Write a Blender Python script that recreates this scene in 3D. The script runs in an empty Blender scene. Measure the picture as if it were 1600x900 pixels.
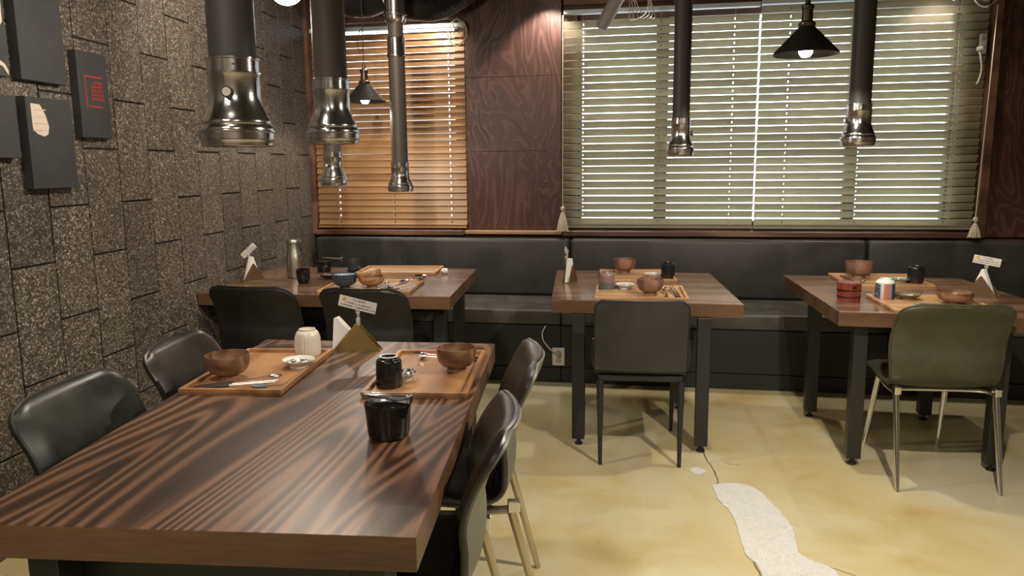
import bpy, bmesh, math, random
from mathutils import Vector, Matrix
random.seed(7)
PI = math.pi
R = math.radians
sc = bpy.context.scene
C = sc.collection

# ---------------- camera ----------------
cd = bpy.data.cameras.new('camera'); cam = bpy.data.objects.new('camera', cd); C.objects.link(cam)
cd.sensor_width = 36.0; cd.lens = 1206.0 / 1600 * 36.0; cd.clip_start = 0.02
cr = Vector((0.984407, 0.175621, -0.009999)); cu = -Vector((0.017865, -0.156356, -0.987538)); cb = -Vector((-0.174996, 0.971960, -0.157065))
m = Matrix.Identity(4)
for i in range(3):
    m[i][0] = cr[i]; m[i][1] = cu[i]; m[i][2] = cb[i]
m[0][3], m[1][3], m[2][3] = 0, 0, 1.40
cam.matrix_world = m
sc.camera = cam

# ---------------- sky and exposure ----------------
w = bpy.data.worlds.new('sky'); sc.world = w; w.use_nodes = True
nt = w.node_tree; bg = nt.nodes['Background']
bg.inputs[0].default_value = (0.72, 0.86, 1.0, 1); bg.inputs[1].default_value = 4.4
sc.view_settings.view_transform = 'Standard'; sc.view_settings.look = 'None'
sc.view_settings.gamma = 1.0; sc.view_settings.use_curve_mapping = False
sc.view_settings.exposure = 0.7
LAMP = 1.05

# ---------------- helpers ----------------
def link(o, parent=None):
    C.objects.link(o)
    if parent is not None: o.parent = parent
    return o

def tag(o, label=None, cat=None, group=None, kind=None):
    if label: o['label'] = label
    if cat: o['category'] = cat
    if group: o['group'] = group
    if kind: o['kind'] = kind
    return o

def thing(name, label, cat, loc=(0, 0, 0), rot=(0, 0, 0), group=None):
    o = bpy.data.objects.new(name, None); o.empty_display_size = .05
    link(o); o.location = loc; o.rotation_euler = rot
    return tag(o, label, cat, group)

def obj(name, bm, mat, parent=None, smooth=False, mods=None):
    me = bpy.data.meshes.new(name)
    if isinstance(bm, bmesh.types.BMesh):
        bmesh.ops.recalc_face_normals(bm, faces=bm.faces)
        bm.to_mesh(me); bm.free()
    if smooth:
        for p in me.polygons: p.use_smooth = True
        try: me.set_sharp_from_angle(angle=R(38))
        except Exception: pass
    if mat is not None: me.materials.append(mat)
    return link(bpy.data.objects.new(name, me), parent)

def B(): return bmesh.new()

def box(bm, x0, x1, y0, y1, z0, z1, bev=0, seg=1, M=None):
    r = bmesh.ops.create_cube(bm, size=1)
    vs = r['verts']
    for v in vs:
        v.co = Vector(((x0 + x1) / 2 + v.co.x * (x1 - x0), (y0 + y1) / 2 + v.co.y * (y1 - y0), (z0 + z1) / 2 + v.co.z * (z1 - z0)))
    if bev:
        es = list({e for v in vs for e in v.link_edges})
        rr = bmesh.ops.bevel(bm, geom=es, offset=bev, segments=seg, affect='EDGES', profile=.5)
        vs = list({v for v in vs if v.is_valid} | set(rr['verts']))
    if M is not None:
        for v in vs: v.co = M @ v.co
    return vs

def prism(bm, pts, z0, z1, bev=0, M=None):
    a = [bm.verts.new((p[0], p[1], z0)) for p in pts]; b = [bm.verts.new((p[0], p[1], z1)) for p in pts]
    n = len(pts); fs = [bm.faces.new(a[::-1]), bm.faces.new(b)]
    for i in range(n): fs.append(bm.faces.new((a[i], a[(i + 1) % n], b[(i + 1) % n], b[i])))
    vs = a + b
    if bev:
        es = list({e for v in vs for e in v.link_edges})
        rr = bmesh.ops.bevel(bm, geom=es, offset=bev, segments=2, affect='EDGES', profile=.5)
        vs = list({v for v in vs if v.is_valid} | set(rr['verts']))
    if M is not None:
        for v in vs: v.co = M @ v.co
    return vs

def lathe(bm, prof, n=40, M=None, ripple=0, nr=0, r_from=0, r_to=99):
    rings = []
    for (r, z) in prof:
        if r < 1e-6: rings.append([bm.verts.new((0, 0, z))])
        else:
            ring = []
            for i in range(n):
                a = 2 * PI * i / n
                rr = r + (ripple * math.cos(a * nr) if (ripple and r_from < z < r_to) else 0)
                ring.append(bm.verts.new((rr * math.cos(a), rr * math.sin(a), z)))
            rings.append(ring)
    for a, b in zip(rings, rings[1:]):
        for i in range(n):
            j = (i + 1) % n
            if len(a) == 1 and len(b) == 1: break
            if len(a) == 1: bm.faces.new((a[0], b[i], b[j]))
            elif len(b) == 1: bm.faces.new((a[i], a[j], b[0]))
            else: bm.faces.new((a[i], a[j], b[j], b[i]))
    if M is not None:
        for ring in rings:
            for v in ring: v.co = M @ v.co

def tube(bm, pts, r, n=10, caps=True, radii=None, flat=None):
    pts = [Vector(p) for p in pts]; rings = []; up = None
    for i, p in enumerate(pts):
        t = (pts[min(i + 1, len(pts) - 1)] - pts[max(i - 1, 0)]).normalized()
        if up is None:
            up = Vector((0, 0, 1)) if abs(t.z) < .9 else Vector((1, 0, 0))
        s = t.cross(up).normalized(); up = s.cross(t).normalized()
        rr = radii[i] if radii else r
        f = flat if flat else 1
        rings.append([bm.verts.new(p + s * math.cos(2 * PI * k / n) * rr + up * math.sin(2 * PI * k / n) * rr * f) for k in range(n)])
    for a, b in zip(rings, rings[1:]):
        for k in range(n): bm.faces.new((a[k], a[(k + 1) % n], b[(k + 1) % n], b[k]))
    if caps: bm.faces.new(rings[0][::-1]); bm.faces.new(rings[-1])

def smooth_path(pts, sub=8):
    P = [Vector(p) for p in pts]; out = []
    for i in range(len(P) - 1):
        p0 = P[max(i - 1, 0)]; p1 = P[i]; p2 = P[i + 1]; p3 = P[min(i + 2, len(P) - 1)]
        for k in range(sub):
            t = k / sub
            out.append(.5 * ((2 * p1) + (p2 - p0) * t + (2 * p0 - 5 * p1 + 4 * p2 - p3) * t * t + (3 * p1 - p0 - 3 * p2 + p3) * t ** 3))
    out.append(P[-1]); return out

# ---------------- materials ----------------
def mat(name, col=(.5, .5, .5), rough=.5, metal=0, **kw):
    m = bpy.data.materials.new(name); m.use_nodes = True
    b = m.node_tree.nodes['Principled BSDF']
    b.inputs['Base Color'].default_value = (*col, 1); b.inputs['Roughness'].default_value = rough; b.inputs['Metallic'].default_value = metal
    for k, v in kw.items(): b.inputs[k.replace('_', ' ')].default_value = v
    return m

class N:
    def __init__(s, m): s.m = m; s.t = m.node_tree; s.b = s.t.nodes['Principled BSDF']
    def add(s, typ, ins=None, **props):
        n = s.t.nodes.new(typ)
        for k, v in props.items(): setattr(n, k, v)
        for k, v in (ins or {}).items():
            if isinstance(v, bpy.types.NodeSocket): s.t.links.new(v, n.inputs[k])
            else: n.inputs[k].default_value = v
        return n
    def coord(s, scale=(1, 1, 1), rot=(0, 0, 0), loc=(0, 0, 0), kind='Object'):
        c = s.add('ShaderNodeTexCoord')
        return s.add('ShaderNodeMapping', {0: c.outputs[kind], 1: loc, 2: rot, 3: scale}).outputs[0]
    def noise(s, vec, scale, detail=3, rough=.5, dist=0):
        return s.add('ShaderNodeTexNoise', {'Vector': vec, 'Scale': scale, 'Detail': detail, 'Roughness': rough, 'Distortion': dist}).outputs[0]
    def math(s, op, a, b=0.0, c=0.0):
        n = s.add('ShaderNodeMath', operation=op)
        for i, v in enumerate((a, b, c)):
            if isinstance(v, bpy.types.NodeSocket): s.t.links.new(v, n.inputs[i])
            else: n.inputs[i].default_value = v
        return n.outputs[0]
    def ramp(s, fac, stops, interp='LINEAR'):
        n = s.add('ShaderNodeValToRGB', {0: fac}); n.color_ramp.interpolation = interp
        el = n.color_ramp.elements
        while len(el) < len(stops): el.new(.5)
        for e, (p, c) in zip(el, stops):
            e.position = p; e.color = (*c, 1) if len(c) == 3 else c
        return n.outputs[0]
    def mix(s, fac, a, b, blend='MIX'):
        n = s.add('ShaderNodeMix', data_type='RGBA', blend_type=blend)
        for i, v in ((0, fac), (6, a), (7, b)):
            if isinstance(v, bpy.types.NodeSocket): s.t.links.new(v, n.inputs[i])
            else: n.inputs[i].default_value = (*v, 1) if isinstance(v, tuple) and len(v) == 3 else v
        return n.outputs[2]
    def col(s, v): s.t.links.new(v, s.b.inputs['Base Color'])
    def rough(s, v): s.t.links.new(v, s.b.inputs['Roughness'])
    def bump(s, h, strength=.3, dist=.001):
        n = s.add('ShaderNodeBump', {'Strength': strength, 'Distance': dist, 'Height': h})
        s.t.links.new(n.outputs[0], s.b.inputs['Normal'])

def wood(name, dark, mid, light, axis='Y', rings=16, scale=1.5, rough=.35, fine=120, bump=.2, seed=0, coat=0, contrast=1.0, stretch=.32, warp=.25):
    m = mat(name, mid, rough); n = N(m)
    a = stretch
    sc_ = {'X': (a, 1, 1), 'Y': (1, a, 1), 'Z': (1, 1, a)}[axis]
    f_ = {'X': (.03, 1, 1), 'Y': (1, .03, 1), 'Z': (1, 1, .03)}[axis]
    v = n.coord(sc_, loc=(seed, seed * 1.7, seed * .6))
    nz = n.noise(v, scale, 2.0, .4, warp)
    band = n.math('SINE', n.math('MULTIPLY', nz, rings * 6.283))
    band = n.math('MULTIPLY_ADD', band, .5 * contrast, .5)
    fib = n.noise(n.coord(f_, loc=(seed, 0, 0)), fine, 3, .6)
    big = n.noise(v, scale * 1.3, 2)
    x = n.math('ADD', n.math('MULTIPLY', band, .42), n.math('MULTIPLY', fib, .42))
    x = n.math('ADD', x, n.math('MULTIPLY', big, .35))
    c = n.ramp(x, [(.32, dark), (.55, mid), (.82, light)])
    n.col(c)
    n.bump(x, bump, .0006)
    if coat: n.b.inputs['Coat Weight'].default_value = coat; n.b.inputs['Coat Roughness'].default_value = .12
    return m

def hexc(r, g, b):
    f = lambda u: ((u / 255 + .055) / 1.055) ** 2.4 if u > 10 else u / 255 / 12.92
    return (f(r), f(g), f(b))

M = {}
M['walnut_y'] = wood('walnut lengthwise', (.014, .0065, .0035), (.054, .025, .013), (.18, .092, .050), 'Y', 34, 2.6, .40, 210, .4, 3, .08, .9, .145, .38)
M['walnut_x'] = wood('walnut crosswise', (.055, .028, .016), (.14, .075, .043), (.24, .14, .085), 'X', 9, 2.2, .26, 110, .2, 9, .3, .7, .22)
M['walnut_edge_x'] = wood('walnut edge band x', (.035, .018, .009), (.085, .044, .023), (.15, .080, .042), 'X', 4, 3, .38, 130, .2, 5, 0, .5, .1)
M['walnut_edge_y'] = wood('walnut edge band y', (.045, .022, .010), (.11, .052, .024), (.18, .095, .045), 'Y', 4, 3, .38, 130, .2, 5, 0, .5, .1)
M['tray'] = wood('oak tray lengthwise', (.15, .065, .022), (.28, .13, .05), (.40, .21, .09), 'Y', 6, 3.0, .42, 200, .2, 2, 0, .6, .15)
M['tray_x'] = wood('oak tray crosswise', (.26, .135, .055), (.42, .235, .105), (.56, .34, .17), 'X', 6, 3.0, .42, 200, .2, 6, 0, .6, .15)
M['bowl'] = wood('turned bowl wood', (.080, .036, .017), (.15, .072, .034), (.24, .125, .065), 'X', 7, 9, .38, 260, .2, 1, .15, .8, .35)
M['bowl_dull'] = wood('turned bowl wood greyed', (.10, .045, .028), (.19, .095, .065), (.28, .16, .115), 'Z', 6, 10, .42, 300, .2, 1, .1, .6, .12)
M['bowl_light'] = wood('pale turned bowl wood', (.16, .075, .028), (.29, .145, .06), (.40, .23, .11), 'X', 8, 12, .42, 260, .2, 4, .1, .7, .3)
M['clad'] = None
m_ = mat('brushed plywood', (.08, .03, .02), .42); n = N(m_)
v = n.coord((1, 1, .38)); nz = n.noise(v, 2.6, 3, .5, .9)
bd = n.math('POWER', n.math('ABSOLUTE', n.math('SINE', n.math('MULTIPLY', nz, 50))), 6)
fb = n.noise(n.coord((1, 1, .03)), 150, 3, .6)
x = n.math('ADD', n.math('MULTIPLY', bd, .5), n.math('MULTIPLY', fb, .5))
n.col(n.ramp(x, [(.12, (.040, .015, .012)), (.45, (.068, .027, .021)), (.85, (.100, .046, .037))])); n.bump(x, .9, .0018)
M['clad'] = m_
M['frame_wood'] = wood('window frame wood', (.06, .028, .018), (.11, .055, .035), (.17, .09, .06), 'X', 4, 3, .4, 120, .2, 0)
M['tan_wood'] = wood('tan trim wood', (.22, .12, .06), (.36, .21, .11), (.45, .28, .16), 'X', 4, 3, .45, 120, .2, 0)

def slat_mat(name, a, b, transl):
    m = bpy.data.materials.new(name); m.use_nodes = True; n = N(m); n.b.inputs['Roughness'].default_value = .4
    f = n.noise(n.coord((.04, 1, 1), kind='Object'), 160, 3, .6)
    oi = n.add('ShaderNodeObjectInfo')
    x = n.math('ADD', n.math('MULTIPLY', f, .7), n.math('MULTIPLY', oi.outputs['Random'], .35))
    c = n.ramp(x, [(.25, a), (.8, b)]); n.col(c)
    tr = n.add('ShaderNodeBsdfTranslucent', {0: c})
    mx = n.add('ShaderNodeMixShader', {0: transl, 1: n.b.outputs[0], 2: tr.outputs[0]})
    n.t.links.new(mx.outputs[0], n.t.nodes['Material Output'].inputs[0]); return m
M['slat_lamplit'] = slat_mat('lamplit wood slat', (.27, .135, .055), (.44, .25, .11), .04)  # orange of the warm lamplight put into the slat wood colour
M['slat_hazy'] = slat_mat('hazy wood slat', (.42, .38, .28), (.58, .53, .40), .50)  # same slat wood, greyed in its colour to stand in for haze

# granite tile
m_ = mat('granite tile', (.1, .09, .07), .55); n = N(m_)
oi = n.add('ShaderNodeObjectInfo')
off = n.add('ShaderNodeVectorMath', {0: n.add('ShaderNodeTexCoord').outputs['Object'], 1: oi.outputs['Location']}, operation='ADD').outputs[0]
g1 = n.noise(off, 190, 3, .7); g2 = n.noise(off, 90, 2, .5); g3 = n.noise(off, 7, 2)
vor = n.add('ShaderNodeTexVoronoi', {'Vector': off, 'Scale': 165}).outputs['Color']
vr = n.add('ShaderNodeSeparateColor', {0: vor}).outputs[0]
x = n.math('ADD', n.math('MULTIPLY', g1, .55), n.math('MULTIPLY', vr, .38))
x = n.math('ADD', x, n.math('MULTIPLY', g2, .2))
c = n.ramp(x, [(.40, (.020, .016, .012)), (.58, (.062, .050, .038)), (.70, (.17, .145, .115)), (.82, (.55, .49, .41))])
c = n.mix(n.math('MULTIPLY', g3, .5), c, (.05, .038, .028)); tone = n.math('MULTIPLY_ADD', oi.outputs['Random'], .35, .82)
c = n.mix(1.0, c, n.add('ShaderNodeCombineColor', {0: tone, 1: tone, 2: tone}).outputs[0], 'MULTIPLY')
n.col(c); n.bump(x, .5, .0015)
M['granite'] = m_
M['grout'] = mat('dark grout', (.006, .005, .004), .9)

# floor
m_ = mat('ochre sealed concrete', (.5, .4, .2), .3); n = N(m_)
v = n.coord(); a = n.noise(v, .9, 4, .55, .6); b2 = n.noise(v, 3.2, 5, .6, .8); d = n.noise(v, 26, 4, .7)
fx = n.math('ADD', n.math('MULTIPLY', a, .62), n.math('MULTIPLY', b2, .38))
c = n.ramp(fx, [(.34, (.40, .29, .11)), (.45, (.45, .375, .185)), (.56, (.48, .44, .27)), (.70, (.50, .475, .36))])
st = n.ramp(n.noise(n.coord((1, .35, 1), rot=(0, 0, .5)), 9, 5, .7, 1.2), [(.60, (0, 0, 0)), (.72, (1, 1, 1))])
c = n.mix(n.math('MULTIPLY', st, .35), c, (.58, .53, .38))
sp = n.ramp(n.noise(v, 60, 2, .5), [(.72, (0, 0, 0)), (.75, (1, 1, 1))])
c = n.mix(n.math('MULTIPLY', sp, .5), c, (.12, .09, .05))
n.col(c); n.rough(n.math('MULTIPLY_ADD', b2, .35, .17)); n.bump(d, .12, .002)
M['floor'] = m_
m_ = mat('white mortar', (.55, .55, .52), .75); n = N(m_)
v = n.coord(); sw = n.noise(v, 7, 4, .6, 2.5)
sn = n.math('ABSOLUTE', n.math('SINE', n.math('MULTIPLY', sw, 44)))
ln = n.ramp(sn, [(.0, (1, 1, 1)), (.28, (0, 0, 0))]); br = n.ramp(n.noise(v, 22, 4, .7), [(.40, (0, 0, 0)), (.52, (1, 1, 1))])
n.col(n.mix(n.math('MULTIPLY', n.math('MULTIPLY', ln, br), .85), (.54, .545, .52), (.13, .125, .11))); n.bump(sw, .8, .004)
M['mortar'] = m_
M['crack'] = mat('crack filler', (.10, .07, .03), .8)

def leather(name, c0, c1, rough=.24, sheen=0, bs=260, bst=.12):
    m = mat(name, c0, rough); n = N(m)
    a = n.noise(n.coord(), 6, 4, .6, .5); n.col(n.ramp(a, [(.38, c0), (.68, c1)]))
    n.rough(n.math('MULTIPLY_ADD', a, .35, rough - .12))
    vo = n.add('ShaderNodeTexVoronoi', {'Vector': n.coord(), 'Scale': bs}).outputs[0]
    n.bump(n.math('ADD', vo, n.math('MULTIPLY', n.noise(n.coord(), 14, 3), 2.0)), bst, .0012); return m
M['leather_brown'] = leather('brown black glossy leather', (.010, .008, .006), (.024, .018, .014), .31)
M['leather_green'] = leather('green black glossy leather', (.007, .009, .006), (.018, .020, .014), .30)
M['leather_black'] = leather('black leather', (.007, .007, .007), (.016, .016, .015), .38)
M['leather_soft'] = leather('soft charcoal leather', (.022, .022, .022), (.034, .034, .034), .40)
M['olive'] = leather('olive vinyl back', (.038, .038, .023), (.060, .060, .037), .42, bs=400)
M['grey_olive'] = leather('worn grey green vinyl back', (.085, .09, .065), (.15, .155, .115), .42, bs=400)
M['bench'] = leather('bench leather', (.018, .017, .015), (.032, .030, .027), .42, bs=320, bst=.08)
M['bench_seat'] = leather('bench seat leather', (.045, .040, .034), (.075, .068, .058), .38, bs=320, bst=.08)
M['bench_base'] = mat('bench base panel', (.012, .013, .013), .55)
M['black_steel'] = mat('black painted steel', (.014, .015, .015), .42)
M['dark_paint'] = mat('duct brown paint', (.075, .060, .050), .52)
M['chrome'] = mat('chrome', (.76, .76, .75), .12, 1)
m_ = mat('spun steel', (.66, .65, .66), .16, 1); n = N(m_); n.bump(n.noise(n.coord((1, 1, 12)), 30, 2), .10, .002)
M['steel'] = m_
m_ = mat('brushed steel', (.50, .47, .42), .28, 1); n = N(m_); n.rough(n.math('MULTIPLY_ADD', n.noise(n.coord((1, 1, .02)), 300, 2), .3, .15)); M['brushed'] = m_
m_ = mat('brushed brass', (.48, .37, .15), .34, 1); n = N(m_); n.rough(n.math('MULTIPLY_ADD', n.noise(n.coord((1, .05, 1)), 200, 2), .3, .2)); M['brass'] = m_
M['bronze'] = mat('shade-toned brass sheet', (.20, .125, .07), .42, .75)  # same brass as the front holder, shadow-side brown put into its colour
M['nickel_leg'] = mat('satin nickel leg', (.60, .55, .42), .28, 1)
M['canvas_black'] = mat('black canvas', (.028, .028, .031), .7)
n = N(M['canvas_black']); n.bump(n.noise(n.coord(), 500, 2), .3, .001); n.col(n.ramp(n.noise(n.coord(), 6, 4, .7), [(.35, (.019, .019, .022)), (.7, (.030, .030, .034))]))
M['cream_paint'] = mat('cream print', (.55, .44, .35), .6)
M['seal_red'] = mat('red seal print', (.22, .018, .016), .6)
M['ceil'] = mat('dark ceiling', (.05, .045, .04), .8)
M['plaster'] = mat('warm grey plaster', (.30, .26, .21), .8)
M['bulb'] = mat('lit bulb', (1, .9, .75), .5, Emission_Color=(1, .90, .74, 1), Emission_Strength=9)
M['shade'] = mat('black enamel shade', (.020, .019, .018), .38)
M['shade_in'] = mat('shade inside', (.10, .10, .10), .4)
M['socket'] = mat('dark bronze socket', (.10, .075, .05), .35, .8)
M['cord_black'] = mat('black cord', (.012, .012, .012), .6)
M['cord_white'] = mat('white cord', (.55, .50, .42), .6)
M['white_plastic'] = mat('white plastic', (.60, .56, .50), .4)
M['grey_plastic'] = mat('grey plastic', (.35, .33, .34), .5)
M['tassel'] = mat('cream tassel yarn', (.60, .53, .40), .8)
M['white_metal'] = mat('white headrail', (.62, .70, .75), .4)
M['cream_glaze'] = mat('cream glaze', (.56, .51, .42), .22)
M['white_glaze'] = mat('white glaze', (.66, .63, .56), .2)
m_ = mat('black glaze speckled', (.02, .02, .02), .18); n = N(m_)
sp = n.noise(n.coord(), 260, 3, .7); n.col(n.ramp(sp, [(.60, (.010, .010, .010)), (.76, (.12, .115, .10))])); M['black_glaze'] = m_
M['jar_black'] = mat('gloss black jar', (.008, .007, .006), .08)
M['paper'] = mat('paper napkin', (.72, .70, .66), .8)
M['card'] = mat('printed card stock', (.60, .57, .54), .5)
M['ink'] = mat('ink', (.02, .02, .02), .7)
M['yellow_ink'] = mat('yellow ink', (.60, .47, .08), .6)
M['clear'] = mat('clear plastic', (.85, .85, .82), .08, Transmission_Weight=.75, IOR=1.45)
M['glass'] = mat('window glass', (1, 1, 1), .02, Transmission_Weight=1.0, IOR=1.1)
M['smoke_glass'] = mat('smoked glass', (.03, .03, .03), .05, Coat_Weight=.5)
M['black_plastic'] = mat('black handle', (.010, .009, .008), .35)
M['dark_wood'] = wood('dark handle wood', (.008, .005, .004), (.02, .012, .008), (.05, .03, .02), 'X', 4, 8, .4, 200)
M['rest'] = mat('blue grey glazed rest', (.20, .23, .26), .2)
M['red_lacquer'] = None
m_ = mat('red lacquer', (.18, .03, .018), .3); n = N(m_); n.col(n.ramp(n.noise(n.coord((1, 1, .1)), 90, 3), [(.3, (.11, .020, .013)), (.7, (.24, .055, .035))])); M['red_lacquer'] = m_
M['brown_lacquer'] = mat('dark brown lacquer', (.030, .012, .008), .2)
m_ = mat('navy glaze', (.03, .05, .09), .25); n = N(m_); n.col(n.ramp(n.noise(n.coord((1, 1, 2)), 60, 3, .6), [(.3, (.012, .020, .034)), (.7, (.045, .065, .095))])); M['navy'] = m_
m_ = mat('pale blue glaze', (.45, .5, .55), .25); n = N(m_); n.col(n.ramp(n.noise(n.coord(), 160, 3, .7), [(.4, (.16, .19, .25)), (.6, (.46, .48, .50))])); M['pale_blue'] = m_
m_ = mat('mauve and grey glaze', (.3, .2, .2), .3); n = N(m_)
z = n.add('ShaderNodeSeparateXYZ', {0: n.coord()}).outputs[2]; sp = n.noise(n.coord(), 200, 3, .7)
n.col(n.mix(n.math('GREATER_THAN', z, .036), n.ramp(sp, [(.4, (.075, .08, .08)), (.65, (.15, .15, .15))]), (.21, .135, .12))); M['two_tone'] = m_
m_ = mat('striped glaze', (.5, .5, .5), .25); n = N(m_)
sx = n.add('ShaderNodeSeparateXYZ', {0: n.coord()})
ang = n.math('ARCTAN2', sx.outputs[1], sx.outputs[0]); fr = n.math('FRACT', n.math('MULTIPLY', n.math('ADD', ang, 3.42 + 6.2832), 1 / 3.14159))
c = n.ramp(fr, [(0, (.035, .05, .09)), (.36, (.46, .45, .41)), (.47, (.40, .14, .085)), (.64, (.20, .22, .27)), (.74, (.035, .05, .09))], 'CONSTANT')
dots = n.ramp(n.noise(n.coord(), 170, 2), [(.58, (0, 0, 0)), (.62, (1, 1, 1))])
c = n.mix(n.math('MULTIPLY', n.math('MULTIPLY', n.math('LESS_THAN', fr, .36), 1.0), dots), c, (.5, .5, .48))
c = n.mix(n.math('GREATER_THAN', sx.outputs[2], .076), c, (.62, .64, .58)); n.col(c); M['striped'] = m_
def pattern(name, base, ink, scale, chk=False):
    m = mat(name, base, .2); n = N(m); v = n.coord()
    s = n.add('ShaderNodeSeparateXYZ', {0: v}); r = n.math('SQRT', n.math('ADD', n.math('POWER', s.outputs[0], 2), n.math('POWER', s.outputs[1], 2)))
    up = n.math('GREATER_THAN', n.add('ShaderNodeSeparateXYZ', {0: n.add('ShaderNodeNewGeometry').outputs['Normal']}).outputs[2], .3)
    if chk:
        k = n.add('ShaderNodeTexChecker', {0: n.coord(rot=(0, 0, .75)), 3: scale}).outputs[1]; lim = .040
    else:
        k = n.ramp(n.noise(v, scale, 3, .6, 1), [(.47, (0, 0, 0)), (.50, (1, 1, 1))]); lim = .043
    k = n.math('MULTIPLY', n.math('MULTIPLY', k, n.math('LESS_THAN', r, lim)), up)
    n.col(n.mix(k, base, ink)); return m
M['checker'] = pattern('white glaze with dark checks', (.62, .60, .52), (.012, .015, .03), 62, True)
M['floral'] = pattern('white glaze with blue sprigs', (.62, .62, .58), (.03, .05, .11), 150)
M['floral_dark'] = pattern('white glaze with dense navy flowers', (.60, .60, .56), (.012, .016, .035), 120)
M['amber_plate'] = pattern('ochre brown glaze', (.16, .12, .06), (.35, .33, .24), 70)
M['jade_plate'] = pattern('jade glaze', (.30, .33, .26), (.07, .09, .08), 90)
M['outside'] = mat('pale outside wall', (.6, .6, .58), .9)

# ---------------- room ----------------
def struct(name, bm, mt, parent=None, smooth=False):
    o = obj(name, bm, mt, parent, smooth)
    if parent is None: o['kind'] = 'structure'
    return o
YB = 5.60
bm = B(); box(bm, -3.2, 4.6, -2.6, 5.9, -.1, 0); floor = struct('floor', bm, M['floor'])
bm = B(); box(bm, -3.2, 4.6, -2.6, 5.9, 2.72, 2.82); struct('ceiling', bm, M['ceil'])
bm = B(); box(bm, 4.5, 4.6, -2.6, 5.9, 0, 2.72); struct('wall_right', bm, M['plaster'])
bm = B(); box(bm, -3.2, 4.5, -2.6, -2.5, 0, 2.72); struct('wall_front', bm, M['plaster'])
# back wall with two openings
LW = (-2.42, -1.40, .955, 2.44); RW = (-.53, 1.965, .955, 2.44)
bm = B()
for x0, x1, z0, z1 in ((-2.7, LW[0], 0, 2.72), (LW[1], RW[0], 0, 2.72), (RW[1], 4.5, 0, 2.72), (LW[0], LW[1], 0, LW[2]), (LW[0], LW[1], LW[3], 2.72), (RW[0], RW[1], 0, RW[2]), (RW[0], RW[1], RW[3], 2.72)):
    box(bm, x0, x1, YB, YB + .18, z0, z1)
wb = struct('wall_back', bm, M['frame_wood'])
# plywood cladding boards on the back wall
bm = B(); box(bm, -1.322, -.632, 5.54, YB, .935, 1.499, .002); obj('cladding_board', bm, M['clad'], wb)
bm = B(); box(bm, -1.322, -.632, 5.54, YB, 1.500, 2.019, .002); obj('cladding_board', bm, M['clad'], wb)
bm = B(); box(bm, -1.322, -.632, 5.54, YB, 2.020, 2.72, .002); obj('cladding_board', bm, M['clad'], wb)
bm = B(); box(bm, 2.165, 3.35, 5.54, YB, .90, 2.72, .002); obj('cladding_board', bm, M['clad'], wb)
bm = B(); box(bm, 3.353, 4.5, 5.54, YB, .90, 2.72, .002); obj('cladding_board', bm, M['clad'], wb)
bm = B(); box(bm, -1.34, -.622, 5.50, 5.60, .905, .932, .004); struct('trim_1', bm, M['tan_wood'])
bm = B(); box(bm, -2.50, -1.345, 5.50, 5.60, .895, .932, .004); struct('trim_2', bm, M['frame_wood'])
bm = B(); box(bm, -.618, 2.10, 5.50, 5.60, .895, .932, .004); struct('trim_3', bm, M['frame_wood'])
bm = B(); box(bm, 2.105, 2.16, 5.51, 5.60, .90, 2.72, .004); struct('trim_4', bm, M['frame_wood'])
bm = B(); box(bm, -.618, 2.10, 5.53, 5.60, 2.485, 2.72, .004); struct('trim_5', bm, M['frame_wood'])
bm = B(); box(bm, -2.535, -2.495, 5.50, 5.60, .90, 2.72, .004); struct('trim_6', bm, M['frame_wood'])

def window(name, x0, x1, z0, z1, mull):
    root = bpy.data.objects.new(name, None); link(root); root.location = ((x0 + x1) / 2, YB + .1, z0); root['kind'] = 'structure'
    ox, oz = (x0 + x1) / 2, z0
    def part(nm, a, b, c, d, y0=-.03, y1=.03, mt=M['frame_wood']):
        bm = B(); box(bm, a - ox, b - ox, y0, y1, c - oz, d - oz, .003 if nm != 'glass' else 0); obj(nm, bm, mt, root)
    part('frame_rail', x0, x1, z0, z0 + .04); part('frame_rail', x0, x1, z1 - .04, z1)
    part('frame_stile', x0, x0 + .03, z0 + .04, z1 - .04); part('frame_stile', x1 - .03, x1, z0 + .04, z1 - .04)
    xs = [x0 + .03] + [v for a, b in mull for v in (a, b)] + [x1 - .03]
    for a, b in mull: part('mullion', a, b, z0 + .04, z1 - .04)
    for i in range(0, len(xs), 2): part('glass', xs[i], xs[i + 1], z0 + .04, z1 - .04, -.003, .003, M['glass'])
window('window_1', *LW, [(-1.93, -1.87)])
window('window_2', *RW, [(.018, .107), (1.302, 1.378)])
# neighbouring wall outside, seen in slivers between the slats
bm = B(); box(bm, -5, 6, 9.5, 9.8, -1, 1.75); tag(obj('boundary_wall', bm, M['outside']), 'pale wall standing outside beyond the window blinds', 'wall')
bm = B(); box(bm, -9, 9, 5.9, 13, -1.2, -1.0); struct('ground_outside', bm, M['outside'])

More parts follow.
